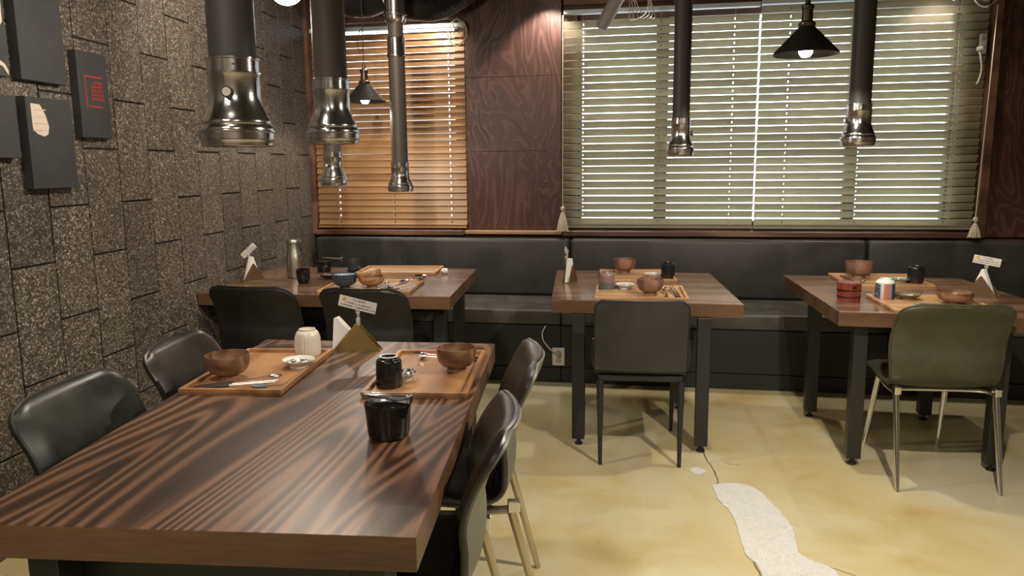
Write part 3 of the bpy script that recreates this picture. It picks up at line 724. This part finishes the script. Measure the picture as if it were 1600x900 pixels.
pendant('black cone pendant hanging out of view over the aisle near the camera', .85, 2.15, 2.02, .275, 105)
# opal globe lamp
t = thing('globe_lamp', 'round white glowing lamp at the top edge over the front table', 'pendant lamp', (-1.365, 2.85, 2.005))
bm = B(); lathe(bm, [(0, 0)] + [(.066 * math.sin(a), .066 - .066 * math.cos(a)) for a in [PI * k / 14 for k in range(1, 13)]] + [(.02, .130)], 32); obj('globe', bm, M['bulb'], t, True)
bm = B(); lathe(bm, [(.022, .126), (.03, .128), (.03, .17), (0, .18)], 20); obj('socket', bm, M['socket'], t, True)
bm = B(); tube(bm, [(0, 0, .17), (0, 0, .70)], .003, 6); obj('cord', bm, M['cord_black'], t)
lamp_light('lamp_glow', t, (0, 0, -.06), 26, r=.05)
# ceiling spots
def spot(label, x, y, aim, power, size=R(75)):
    t = thing('ceiling_spotlight', label, 'spotlight', (x, y, 2.60), group='ceiling spotlights')
    d = (Vector(aim) - Vector((x, y, 2.60))).normalized(); q = d.to_track_quat('-Z', 'Y'); t.rotation_euler = q.to_euler()
    bm = B(); lathe(bm, [(.030, -.04), (.034, -.04), (.034, .05), (.020, .06), (0, .06)], 24); obj('housing', bm, M['shade'], t, True)
    bm = B(); lathe(bm, [(0, -.030), (.028, -.030), (.028, -.025), (0, -.025)], 20); obj('lens', bm, M['bulb'], t)
    l = lamp_light('lamp_glow', t, (0, 0, -.046), power, r=.02, spot=size)
spot('spotlight washing the plywood pillar', -.70, 5.30, (-.72, 5.54, 1.9), 30, R(95))
spot('spotlight above the left blind', -1.55, 5.36, (-1.62, 5.54, 2.0), 11, R(110))
spot('spotlight above the right end of the wide window', 1.75, 5.30, (1.80, 5.5, 1.5), 16, R(100))
spot('spotlight over the bench behind the middle table', -.15, 5.40, (-.05, 4.5, 0), 20, R(95))
spot('spotlight over the bench behind the right hand table', 1.35, 5.40, (1.25, 4.5, 0), 20, R(95))
spot('spotlight over the bench behind the corner table', -1.75, 5.30, (-1.7, 4.3, .4), 18, R(95))
for px_, py_ in ((.6, -1.3), (-1.2, -.6)):  # unseen panels added as fill to lift the ambient light
    t = thing('fill_panel', 'added white square fill light, unseen behind the camera, over the ' + ('aisle' if px_ > 0 else 'tiled wall side'), 'ceiling light', (px_, py_, 2.70), group='added fill panels')
    bm = B(); box(bm, -.31, .31, -.31, .31, -.012, .019, .002); obj('frame', bm, M['white_plastic'], t)
    bm = B(); box(bm, -.29, .29, -.29, .29, -.014, -.0122); obj('diffuser', bm, M['bulb'], t)
    ld = bpy.data.lights.new('panel_glow', 'AREA'); ld.energy = 16; ld.size = .58; ld.color = (1, .93, .82); o = link(bpy.data.objects.new('panel_glow', ld), t); o.location = (0, 0, -.02)
spot('added fill spotlight over the front table', -.95, 1.1, (-.95, 1.75, .74), 12, R(90))  # unseen spot added to brighten the front table
spot('added fill spotlight facing the tiled wall', -1.35, 1.5, (-2.3, 2.6, 1.3), 26, R(105))  # unseen spot added to lift the nearer tiled wall
spot('added fill spotlight facing the far tiled wall', -1.5, 3.6, (-2.45, 4.4, 1.9), 36, R(120))  # unseen spot added to brighten the back part of the tiled wall

# ---------------- hardware near the ceiling ----------------
t = thing('cable_tube', 'grey plastic cylinder with looped wires hanging before the wide window', 'tube', (-.34, 5.2, 2.262), (0, R(30), 0))
bm = B(); lathe(bm, [(0, 0), (.030, .001), (.038, .01), (.040, .05), (.043, .056), (.043, .064), (.044, .07), (.046, .30), (0, .30)], 28); obj('cylinder', bm, M['grey_plastic'], t, True)
for q in range(4):
    bm = B(); w_ = .05 + .02 * q; tube(bm, smooth_path([(.045, -.02 + .01 * q, .30), (.06 + w_, -.03, .18 + .01 * q), (.10 + w_, -.03, .13 + .02 * q), (.16 + w_, -.02, .22), (.15, 0, .34)], 7), .0028, 6); obj('wire', bm, M['cord_white'], t, True)
def coil(label, x, y, z, mt, big=.06, n=4, hh=.1):
    t = thing('cable_coil', label, 'cable', (x, y, z), group='coiled cables by the windows')
    bm = B(); tube(bm, [(0, -.035, -.012), (0, -.04, .006), (0, .0, .012), (0, 5.598 - y, .012)], .003, 6); obj('hook', bm, M['black_steel'], t, True)
    for q in range(n):
        bm = B(); a = big * (1 - .22 * q); b = hh * (1 - .2 * q)
        tube(bm, smooth_path([(0, -.008 * q, 0), (-a, -.008 * q, -b * .6), (-a * .8, -.008 * q, -b * 1.4), (0, -.008 * q, -b * 1.8), (a * .9, -.008 * q, -b * 1.2), (a * .8, -.008 * q, -b * .4), (0, -.008 * q, .0)], 7), .0042 if q == 0 else .003, 7); obj('cable_loop', bm, mt, t, True)
    return t
coil('cream cable loop hanging at the right end of the left blind', -1.352, 5.45, 2.414, M['tassel'], .068, 4, .104)
coil('grey cable coil hanging in the top right window corner', 1.985, 5.34, 2.50, M['grey_plastic'], .075, 5, .10)
t = thing('conduit_pipe', 'grey plastic pipe at the top right corner of the wide window', 'pipe', (1.92, 5.40, 2.43))
bm = B(); tube(bm, [(-.10, 0, -.01), (.06, 0, .012), (.40, -.02, .11)], .042, 20); obj('pipe', bm, M['grey_plastic'], t, True)
t = thing('power_strip', 'cream power strip mounted beside the wide window at right', 'power strip', (2.050, 5.515, 2.065))
bm = B(); box(bm, -.020, .020, -.022, .01, 0, .128, .008, 3); obj('body', bm, M['white_plastic'], t, True)
for q in range(2):
    bm = B(); lathe(bm, [(0, 0), (.013, 0), (.013, .002), (0, .002)], 18, Matrix.Translation((0, -.0225, .045 + .05 * q)) @ Matrix.Rotation(PI / 2, 4, 'X')); obj('socket', bm, M['grey_plastic'], t, True)
bm = B(); box(bm, -.045, -.008, -.050, -.0235, .015, .045, .008, 2); tube(bm, smooth_path([(-.03, -.04, .02), (-.018, -.045, -.04), (-.008, -.04, -.10), (-.02, -.04, -.165), (-.03, -.035, -.185)], 6), .005, 7); obj('plug_and_lead', bm, M['white_plastic'], t, True)

# ---------------- tableware ----------------
def tray(label, x, y, w_, d, rz, mt, z=TZ, group='oak serving trays', tilt=0):
    t = thing('serving_tray', label, 'tray', (x, y, z + .0003), (tilt, 0, R(rz)), group); a, b = w_ / 2, d / 2
    bm = B(); box(bm, -a + .003, a - .003, -b + .003, b - .003, .0, .006); obj('base', bm, mt, t)
    for nm, pts in (('rim', [(-a, -b), (a, -b), (a - .014, -b + .014), (-a + .014, -b + .014)]), ('rim', [(a, -b), (a, b), (a - .014, b - .014), (a - .014, -b + .014)]), ('rim', [(a, b), (-a, b), (-a + .014, b - .014), (a - .014, b - .014)]), ('rim', [(-a, b), (-a, -b), (-a + .014, -b + .014), (-a + .014, b - .014)])):
        bm = B(); prism(bm, pts, .0062, .0175, .001); obj(nm, bm, mt, t)
    return t
ZT = TZ + .0067
def bowl_prof(R_, h, foot=.5):
    o = [(0, .003), (R_ * foot * .9, .003), (R_ * foot * .92, 0), (R_ * foot, 0), (R_ * foot * .98, h * .10), (R_ * foot * .94, h * .19), (R_ * .72, h * .26), (R_ * .90, h * .42), (R_ * .98, h * .64), (R_, h * .82), (R_ * .985, h), (R_ * .95, h), (R_ * .955, h * .82), (R_ * .93, h * .62), (R_ * .84, h * .44), (R_ * .62, h * .32), (R_ * .3, h * .27), (0, h * .26)]
    return o
def lathed(name, label, cat, x, y, z, prof, mt, group, n=44, rot=(0, 0, 0), **k):
    bm = B(); lathe(bm, prof, n, **k); o = obj(name, bm, mt, None, True); o.location = (x, y, z); o.rotation_euler = rot
    return tag(o, label, cat, group)
def bowl(label, x, y, D, h, mt, z=ZT, rot=(0, 0, 0), foot=.5, group='wooden soup bowls'): return lathed('soup_bowl', label, 'bowl', x, y, z, bowl_prof(D / 2, h, foot), mt, group, rot=rot)
def cup_prof(R_, h, foot=.62, sh=.78):  # upside down cup: mouth below, foot ring on top
    fr = foot * 1.04; arc = [(R_ * (fr + (.965 - fr) * math.cos(t * PI / 2)), h * (sh + (.93 - sh) * math.sin(t * PI / 2))) for t in (.2, .4, .6, .8, 1)]
    return [(R_ * .90, 0), (R_ * .97, 0), (R_, h * .04), (R_ * .995, h * sh * .55), (R_ * .965, h * sh)] + arc + [(R_ * foot, h * .945), (R_ * foot, h), (R_ * foot * .86, h), (R_ * foot * .82, h * .95), (0, h * .945)]
def saucer_prof(R_, h): return [(0, h * .15), (R_ * .5, h * .15), (R_ * .52, 0), (R_ * .58, 0), (R_ * .60, h * .3), (R_ * .85, h * .62), (R_, h * .95), (R_ * .99, h), (R_ * .95, h), (R_ * .80, h * .72), (R_ * .6, h * .5), (0, h * .42)]
def saucer(label, x, y, D, h, mt, z=ZT): return lathed('sauce_dish', label, 'dish', x, y, z, saucer_prof(D / 2, h), mt, 'small sauce dishes')
def cup(label, x, y, D, h, mt, z=ZT, **k): return lathed('tea_cup', label, 'cup', x, y, z, cup_prof(D / 2, h, **{q: k.pop(q) for q in ('foot', 'sh') if q in k}), mt, 'upturned tea cups', **k)

# front table, left tray
tray('oak tray on the left half of the front table', -1.238, 2.268, .312, .515, 6.2, M['tray'])
bowl('turned wooden bowl on the front table, left tray, by the wall side', -1.300, 2.165, .137, 0.077, M['bowl'])
cup('upturned cream ribbed cup at the far end of the left tray', -1.185, 2.495, .090, .092, M['cream_glaze'], sh=.58, foot=.64, n=144, ripple=.0014, nr=24, r_from=.012, r_to=.07)
saucer('white dish with dark checks beside the cream cup', -1.140, 2.325, .106, .027, M['checker'])
def rod(name, label, cat, a, b, mt, r0=.003, r1=.002, tipm=None, group=None, handle=.45):
    A_ = Vector(a); t = thing(name, label, cat, a, group=group); d = Vector(b) - A_
    bm = B(); tube(bm, [(0, 0, 0), d * handle], r0, 8); obj('handle', bm, mt, t, True)
    bm = B(); tube(bm, [d * handle, d], r1, 8, True, [r0 * .8, r1]); obj('tip', bm, M['brushed'] if tipm is M['steel'] else (tipm or mt), t, True); return t
def spoon(label, a, b, hm, bowl_l=.042, bowl_w=.030, name='spoon', group='metal spoons', dp=.010):
    A_ = Vector(a); d = Vector(b) - A_; L = d.length; t = thing(name, label, 'spoon', a, (0, 0, math.atan2(d.y, d.x)), group)
    dz = d.z; l2 = math.hypot(d.x, d.y)
    bm = B(); tube(bm, [(0, 0, 0), (l2 * .42, 0, dz * .42)], .0045, 8, flat=.6); obj('handle', bm, hm, t, True)
    bm = B(); tube(bm, [(l2 * .42, 0, dz * .42), (l2 - bowl_l * .9, 0, dz + .003)], .003, 8, True, [.0036, .0024], flat=.6); obj('neck', bm, M['steel'], t, True)
    bm = B(); nu, nv2 = 5, 20; rings = [[bm.verts.new((l2 - bowl_l / 2, 0, dz - .6 * dp))]]
    for i in range(1, nu + 1):
        f = i / nu; rings.append([bm.verts.new((l2 - bowl_l / 2 + math.cos(2 * PI * k / nv2) * bowl_l / 2 * f, math.sin(2 * PI * k / nv2) * bowl_w / 2 * f, dz - .6 * dp + dp * f * f)) for k in range(nv2)])
    for k in range(nv2): bm.faces.new((rings[0][0], rings[1][k], rings[1][(k + 1) % nv2]))
    for a_, b_ in zip(rings[1:], rings[2:]):
        for k in range(nv2): bm.faces.new((a_[k], a_[(k + 1) % nv2], b_[(k + 1) % nv2], b_[k]))
    o = obj('spoon_bowl', bm, M['steel'], t, True); s = o.modifiers.new('thick', 'SOLIDIFY'); s.thickness = .0012
    return t
spoon('spoon with long dark handle lying on the left tray', (-1.335, 2.052, ZT + .006), (-1.100, 2.130, ZT + .022), M['dark_wood'])
g_ = 'dark handled chopsticks'
rod('chopstick', 'dark chopstick on the left tray, nearer the spoon', 'chopstick', (-1.338, 2.036, ZT + .006), (-1.10, 2.102, ZT + .0185), M['dark_wood'], .0042, .0022, M['steel'], g_)
rod('chopstick', 'dark chopstick on the left tray, nearest the tray rim', 'chopstick', (-1.338, 2.022, ZT + .006), (-1.10, 2.084, ZT + .0185), M['dark_wood'], .0042, .0022, M['steel'], g_)
def rest(label, x, y, rz, L=.045, mt=None, z=ZT):
    bm = B(); tube(bm, smooth_path([(-L / 2, 0, .009), (-L * .3, 0, .0075), (0, 0, .006), (L * .3, 0, .0075), (L / 2, 0, .009)], 3), .0058, 12, flat=.95); o = obj('cutlery_rest', bm, mt or M['rest'], None, True)
    o.location = (x, y, z); o.rotation_euler = (0, 0, R(rz)); return tag(o, label, 'cutlery rest', 'cutlery rests')
rest('blue-grey cutlery rest on the left tray', -1.145, 2.072, 10)
# front table, right tray
tray('oak tray on the right half of the front table', -.690, 2.318, .31, .525, 6.2, M['tray'])
t = cup('upturned speckled black cup on the near corner of the right tray', -.765, 2.150, .079, .092, M['black_glaze'], sh=.84, foot=.66)
bm = B(); lathe(bm, [(.0262, .0921), (.0278, .0923), (.0262, .0940), (.0235, .0940), (.0228, .0923)], 32); obj('foot_ring', bm, M['white_glaze'], t, True)
saucer('white dish with navy flowers half hidden behind the black cup', -.745, 2.225, .086, .024, M['floral_dark'])
bowl('turned wooden bowl with swirling grain on the right tray of the front table', -.607, 2.35, .128, 0.078, M['bowl'])
spoon('steel spoon with black handle tip on the right tray', (-.575, 2.486, ZT + .007), (-.79, 2.468, ZT + .020), M['black_plastic'], .045, .032)
rod('chopstick', 'black tipped chopstick behind the bowl, farther one', 'chopstick', (-.562, 2.500, ZT + .006), (-.785, 2.488, ZT + .0185), M['black_plastic'], .0036, .0022, M['steel'], g_)
rod('chopstick', 'black tipped chopstick behind the bowl, nearer one', 'chopstick', (-.562, 2.463, ZT + .006), (-.765, 2.456, ZT + .0185), M['black_plastic'], .0036, .0022, M['steel'], g_)
rest('steel cutlery rest under the spoon on the right tray', -.755, 2.472, 95, .05, M['steel'])
# jar with tongs
t = thing('condiment_jar', 'glossy black jar with lid on the front table', 'jar', (-.629, 1.750, TZ + .0004))
bm = B(); lathe(bm, [(0, .0), (.044, .0), (.049, .004), (.052, .020), (.0560, .074), (.0560, .078), (.050, .078), (.047, .074), (.045, .01), (0, .008)], 44); obj('body', bm, M['jar_black'], t, True)
bm = B(); lathe(bm, [(0, .079), (.0575, .079), (.058, .083), (.056, .088), (.030, .091), (0, .092)], 44); obj('lid', bm, M['jar_black'], t, True)
def tongs(label, x, y, z, rz, L=.12, mt=None):
    t = thing('tongs', label, 'tongs', (x, y, z), (0, 0, R(rz)), 'serving tongs')
    for s in (-1, 1):
        bm = B(); P = smooth_path([(-L / 2, s * .002, .006), (-L * .2, s * .011, .006), (L * .2, s * .013, .004), (L * .42, s * .009, .004), (L / 2, s * .003, .006)], 5)
        tube(bm, P, .006, 8, True, [.0068] * len(P), flat=.5); obj('arm', bm, mt or M['steel'], t, True)
    bm = B(); box(bm, L / 2 - .006, L / 2 + .004, -.010, .010, -.010, .011, .002); obj('spring_end', bm, mt or M['steel'], t); return t
tongs('steel tongs lying across the black jar lid', -.629, 1.745, TZ + .0985, -2)

# napkin holders with napkins and sign clips
def holder(labels, x, y, rz, w_=.178, h=.100, gap=.034, nap=(0, 0), clip=None, mt=None, napw=.15, naph=.135, back=False):
    t = thing('napkin_holder', labels[0], 'napkin holder', (x, y, TZ + .0004), (0, 0, R(rz)), 'triangular napkin holders'); mt = mt or M['brass']
    for nm, yy in (('front_plate', -gap / 2), ('back_plate', gap / 2)):
        bm = B(); prism(bm, [(-w_ / 2, 0), (w_ / 2, 0), (.004, h), (-.004, h)], -.001, .001, M=Matrix(((1, 0, 0, 0), (0, 0, 1, yy), (0, 1, 0, 0), (0, 0, 0, 1)))); obj(nm, bm, mt, t)
    bm = B(); box(bm, -w_ / 2 + .004, w_ / 2 - .004, -gap / 2 + .0012, gap / 2 - .0012, 0, .002); obj('base_strip', bm, mt, t)
    Mz = Matrix.Translation((x, y, TZ)) @ Matrix.Rotation(R(rz), 4, 'Z')
    n_ = thing('paper_napkins', labels[1], 'napkins', tuple(Mz @ Vector((nap[0], 0, .0035))), (0, 0, R(rz)), 'folded napkins in the holders')
    for q in range(5):
        yy = -.011 + .0055 * q; dx = random.uniform(-.002, .002); ro = nap[1]
        bm = B(); prism(bm, [(-napw / 2 + dx, 0), (napw / 2 + dx, 0), (.006 + dx, naph), (-.006 + dx, naph)], -.0018, .0018, M=Matrix.Rotation(ro, 4, 'Y') @ Matrix(((1, 0, 0, 0), (0, 0, 1, yy), (0, 1, 0, 0), (0, 0, 0, 1)))); obj('napkin', bm, M['paper'], n_)
    if clip:
        cw, ch, tilt, yaw, hz, lab, plate = clip
        s = thing('sign_clip', lab, 'sign holder', tuple(Mz @ Vector((0, (gap / 2) * plate, h + .0005))), (0, 0, R(rz)), 'clear clips holding small signs')
        for (zz, r, hh) in ((-.012, .0065, .028), (.019, .0045, .012), (.034, .0075, .016)):
            bm = B(); box(bm, -r, r, .0015 if zz < 0 else -r * .7, r * 1.1, zz, zz + hh, .0015); obj('clip_joint', bm, M['clear'], s)
            if zz < 0:
                bm = B(); box(bm, -r, r, -r * 1.1, -.0015, zz, zz + hh, .0015); obj('clip_joint', bm, M['clear'], s)
        cz = hz; Mc = Matrix.Translation((0, 0, cz)) @ Matrix.Rotation(R(yaw - rz), 4, 'Z') @ Matrix.Rotation(R(tilt), 4, 'Y')
        bm = B(); box(bm, -cw / 2, cw / 2, -.0006, .0006, -ch / 2, ch / 2, M=Mc); card = obj('sign_card', bm, M['card'], s)
        bm = B(); F = -.0009
        def stroke(x0, x1, z0, z1): box(bm, x0, x1, F - .0002, F + .0002, z0, z1, M=Mc)
        u = cw / 100.0; v = ch / 30.0
        for r_, (xa, xb, zc, th) in enumerate(((-4, 12, 9, 3.6), (-32, 40, -.5, 3.0), (-44, 46, -8.5, 3.2))):
            xx = xa
            while xx < xb:
                wd = random.uniform(1.8, 3.2)
                stroke(xx * u, (xx + 1.15) * u, (zc - th / 2) * v, (zc + th / 2) * v)
                if random.random() < .8: stroke(xx * u, (xx + wd) * u, (zc - random.choice((.45, .2)) * th) * v, (zc + random.choice((-.1, .1)) * th + .5) * v)
                if random.random() < .6: stroke((xx + wd - .5) * u, (xx + wd) * u, (zc - th / 2) * v, (zc + th * .3) * v)
                xx += wd + (1.0 if random.random() < .75 else 3.2)
        for hx in (-11, 17):
            hp = [(0, -2.2), (2.2, .3), (1.9, 1.9), (.8, 2.1), (0, 1.1), (-.8, 2.1), (-1.9, 1.9), (-2.2, .3)]
            for a_, b_ in zip(hp, hp[1:] + hp[:1]):
                pa = Vector(((hx + a_[0]) * u, F, (9.3 + a_[1]) * v)); pb = Vector(((hx + b_[0]) * u, F, (9.3 + b_[1]) * v)); tube(bm, [Mc @ pa, Mc @ pb], .0004, 4)
        obj('sign_print', bm, M['ink'], card)
        bm = B(); lathe(bm, [(0, 0), (6 * u, 0), (6 * u, .0006), (0, .0006)], 20, Mc @ Matrix.Translation((-36 * u, F - .0003, 7 * v)) @ Matrix.Rotation(-PI / 2, 4, 'X')); obj('smiley_print', bm, M['yellow_ink'], card)
        bm = B(); box(bm, -38 * u, -37 * u, F - .0016, F - .0012, 7.5 * v, 9 * v, M=Mc); box(bm, -35 * u, -34 * u, F - .0016, F - .0012, 7.5 * v, 9 * v, M=Mc); box(bm, -38 * u, -34 * u, F - .0016, F - .0012, 4.5 * v, 5.3 * v, M=Mc); obj('smiley_face', bm, M['ink'], card)
    return t
holder(('brass triangular napkin holder on the front table', 'white napkins leaning in the brass holder on the front table'), -1.040, 2.60, 6, nap=(-.035, -.33), clip=(.142, .041, 13, 2, .066, 'clear clip with white sign on the brass holder of the front table', 1), napw=.12, naph=.125)
holder(('shade-toned brass napkin holder on the corner table against the tiled wall', 'white napkins in the holder against the tiled wall'), -2.325, 4.20, 62, w_=.15, gap=.04, nap=(0, 0), clip=(.105, .034, -42, 10, .075, 'clear clip with small sign tilted steeply by the tiled wall', 1), napw=.10, naph=.138, mt=M['bronze'])
holder(('napkin holder seen edge-on at the left end of the middle table', 'white napkins in the edge-on holder on the middle table'), -.446, 4.34, 76, w_=.15, gap=.04, clip=(.09, .034, 20, 84, .075, 'clear clip with sign seen edge-on on the middle table', 1), napw=.10, naph=.132, mt=M['bronze'])
holder(('shade-toned brass napkin holder at the right end of the right hand table', 'white arched napkins in the holder on the right hand table'), 1.615, 4.10, -42, w_=.16, gap=.055, clip=(.120, .040, 10, -12, .072, 'clear clip with white sign on the right hand table', 1), napw=.11, naph=.130, mt=M['bronze'])

# corner table
tray('oak tray with spoons and stacked bowls on the corner table', -1.50, 4.005, .50, .41, 6, M['tray_x'])
tray('empty oak tray at the far side of the corner table', -1.555, 4.655, .50, .33, 5.5, M['tray_x'])
t = thing('carafe', 'tall brushed steel carafe on the corner table', 'carafe', (-2.12, 4.335, TZ + .0004))
bm = B(); lathe(bm, [(0, 0), (.040, 0), (.044, .004), (.046, .03), (.046, .10), (.043, .135), (.036, .17), (.035, .205), (0, .205)], 36); obj('body', bm, M['brushed'], t, True)
bm = B(); lathe(bm, [(.035, .2055), (.040, .208), (.041, .226), (.038, .232), (0, .234)], 36); obj('lid', bm, M['brushed'], t, True)
bm = B(); box(bm, .036, .052, -.008, .008, .214, .230, .003); obj('lever', bm, M['brushed'], t)
lathed('tea_cup', 'dark upright cup before the steel carafe on the corner table', 'cup', -1.965, 4.125, TZ + .0004, [(0, .003), (.022, .003), (.024, 0), (.030, .004), (.037, .025), (.039, .06), (.039, .083), (.036, .083), (.035, .05), (.028, .012), (0, .01)], M['jar_black'], 'dark cups on the corner table')
t = thing('condiment_jar', 'small black jar behind the dark cup on the corner table', 'jar', (-2.045, 4.60, TZ + .0004))
bm = B(); lathe(bm, [(0, 0), (.040, 0), (.044, .006), (.046, .055), (.046, .06), (0, .06)], 32); obj('body', bm, M['jar_black'], t, True)
bm = B(); lathe(bm, [(0, .061), (.048, .061), (.048, .068), (0, .072)], 32); obj('lid', bm, M['jar_black'], t, True)
tongs('steel tongs on the small black jar of the corner table', -1.99, 4.60, TZ + .083, -4, .13)
lathed('dish', 'dark brown dish lying behind the blue bowls on the corner table', 'dish', -1.865, 4.31, TZ + .0004, saucer_prof(.085, .028), M['brown_lacquer'], 'dishes on the corner table', 4, rot=(0, 0, R(50)))
lathed('sauce_dish', 'small black dish carrying the dark tumbler on the corner table', 'dish', -1.855, 4.625, TZ + .0004, saucer_prof(.058, .018), M['brown_lacquer'], 'dishes on the corner table')
lathed('tumbler', 'dark glass tumbler upside down on a black dish', 'cup', -1.855, 4.625, TZ + .0190 - .009, [(.034, 0), (.038, 0), (.039, .01), (.038, .068), (.036, .074), (.033, .074), (.032, .066), (0, .064)], M['smoke_glass'], 'dark cups on the corner table')
g3 = 'stacked bowls on the corner table'
def bstack(label, x, y, z, D, h, mt, rot=(0, 0, 0), nm='rice_bowl'): return lathed(nm, label, 'bowl', x, y, z, bowl_prof(D / 2, h, .42), mt, g3, rot=rot)
bstack('navy glazed bowl, lower of the blue pair on the corner tray', -1.645, 3.96, ZT, .132, .058, M['navy'])
bstack('navy glazed bowl with pale speckled inside, upper of the blue pair', -1.645, 3.96, ZT + .020, .140, .056, M['navy'])
bm = B(); lathe(bm, [(0, .0160), (.02, .0163), (.043, .0190), (.0585, .0260), (.0652, .0365), (.0665, .050)], 44); o = obj('glaze_inside', bm, M['pale_blue'], bpy.data.objects['rice_bowl.001'], True)
bstack('pale wooden bowl, lower of the stacked pair on the corner tray', -1.498, 3.985, ZT, .138, .062, M['bowl_light'])
bstack('pale wooden bowl tilted inside another on the corner tray', -1.500, 3.988, ZT + .026, .134, .060, M['bowl_light'], (R(-3), R(-17), 0))
spoon('steel ladle spoon on top of the cutlery heap on the corner tray', (-1.42, 3.845, ZT + .012), (-1.285, 3.985, ZT + .036), M['steel'], .066, .054, 'ladle', dp=.020)
spoon('steel soup ladle at the right of the cutlery heap', (-1.375, 3.86, ZT + .016), (-1.212, 4.065, ZT + .050), M['steel'], .084, .074, 'ladle', dp=.030)
spoon('steel spoon at the left of the cutlery heap', (-1.345, 3.835, ZT + .028), (-1.405, 3.95, ZT + .034), M['dark_wood'], .048, .036)
rod('chopstick', 'dark chopstick in the cutlery heap, pointing to the bowls', 'chopstick', (-1.41, 3.845, ZT + .006), (-1.27, 3.96, ZT + .022), M['dark_wood'], .004, .0025, M['steel'], g_)
rod('chopstick', 'dark chopstick in the cutlery heap, lying lowest', 'chopstick', (-1.365, 3.848, ZT + .007), (-1.235, 3.925, ZT + .016), M['dark_wood'], .004, .0025, M['steel'], g_)
bm = B(); bmesh.ops.create_icosphere(bm, subdivisions=3, radius=.022)
for v_ in bm.verts: v_.co *= 1 + .25 * math.sin(v_.co.x * 260 + v_.co.y * 190) * math.cos(v_.co.z * 230); v_.co.z *= .75
o = obj('crumpled_napkin', bm, M['paper'], None); o.location = (-1.250, 4.585, TZ + .0195); tag(o, 'small crumpled white napkin on the corner table', 'napkin')

# middle table
tray('oak tray near the slim black chair on the middle table', -.045, 3.955, .455, .395, 2.5, M['tray_x'])
tray('oak tray at the bench side of the middle table', -.075, 4.575, .425, .42, 5, M['tray_x'])
cup('upturned mauve and grey cup on the near tray of the middle table', -.222, 4.085, .083, .094, M['two_tone'], sh=.72, foot=.56)
saucer('white dish with blue sprigs on the near tray of the middle table', -.125, 4.085, .106, .027, M['floral'])
bowl('turned wooden bowl on the near tray of the middle table', .005, 3.915, .134, 0.081, M['bowl_dull'])
bowl('turned wooden bowl on the bench side tray of the middle table', -.150, 4.700, .136, 0.086, M['bowl_dull'])
saucer('white dish with blue sprigs on the bench side tray of the middle table', .018, 4.535, .104, .022, M['floral'])
cup('upturned speckled black cup on the bench side tray of the middle table', .105, 4.52, .079, .090, M['black_glaze'], sh=.86, foot=.74)
rest('steel cutlery rest on the bench side tray of the middle table', -.225, 4.66, 60, .05, M['steel'])
rest('pale wooden cutlery rest near the chopsticks on the middle table', .090, 4.03, 15, .045, M['tan_wood'])
rod('chopstick', 'steel and dark chopstick on the near tray of the middle table, left one', 'chopstick', (.135, 3.83, ZT + .005), (.105, 4.09, ZT + .020), M['dark_wood'], .004, .0025, M['steel'], g_)
rod('chopstick', 'steel and dark chopstick on the near tray of the middle table, right one', 'chopstick', (.150, 3.835, ZT + .005), (.118, 4.095, ZT + .020), M['black_plastic'], .004, .0025, M['steel'], g_)
spoon('spoon with dark handle half behind the bowl on the middle table', (.090, 3.80, ZT + .006), (.075, 4.02, ZT + .020), M['dark_wood'])

# right hand table
tray('oak tray near the olive chair on the right hand table', 1.280, 3.795, .445, .42, 2, M['tray_x'])
tray('oak tray at the bench side of the right hand table', 1.252, 4.525, .435, .44, 1, M['tray_x'])
bowl('turned wooden bowl on the bench side tray of the right hand table', 1.175, 4.64, .150, 0.093, M['bowl_dull'])
bowl('wide wooden bowl right behind the olive chair', 1.395, 3.83, .155, .056, M['bowl'])
saucer('jade green dish on the bench side tray of the right hand table', 1.350, 4.49, .118, .022, M['jade_plate'])
saucer('ochre brown dish on the near tray of the right hand table', 1.222, 3.925, .118, .028, M['amber_plate'])
cup('upturned black cup on the bench side tray of the right hand table', 1.425, 4.475, .084, .094, M['black_glaze'], sh=.84, foot=.70)
cup('upturned cup with red and navy stripes on the right hand table', 1.120, 3.935, .090, .098, M['striped'], rot=(0, 0, R(0)))
t = thing('condiment_pot', 'red lacquered bucket pot with dark bands on the right hand table', 'pot', (.945, 3.885, TZ + .0004))
bm = B(); lathe(bm, [(0, .008), (.046, .008), (.047, 0), (.052, 0), (.0525, .02), (.055, .085), (.051, .085), (.049, .012), (0, .010)], 40); obj('body', bm, M['red_lacquer'], t, True)
for zz in (.024, .056):
    bm = B(); rr = .0525 + .0025 * zz / .085; lathe(bm, [(rr - .001, zz - .003), (rr + .0022, zz - .003), (rr + .0024, zz + .003), (rr - .001, zz + .003)], 40); obj('band', bm, M['brown_lacquer'], t, True)
bm = B(); lathe(bm, [(0, .0856), (.054, .0856), (.054, .090), (0, .0925)], 36); obj('lid', bm, M['red_lacquer'], t, True)
bm = B(); box(bm, .000, .022, -.0565, -.052, .066, .078, .001); obj('notch', bm, M['brown_lacquer'], t)
rod('chopstick', 'dark chopstick on the bench side tray of the right hand table, left one', 'chopstick', (1.068, 4.60, ZT + .014), (1.115, 4.35, ZT + .007), M['dark_wood'], .0045, .003, M['dark_wood'], g_)
spoon('steel spoon on the bench side tray of the right hand table', (1.08, 4.60, ZT + .015), (1.145, 4.39, ZT + .012), M['steel'])
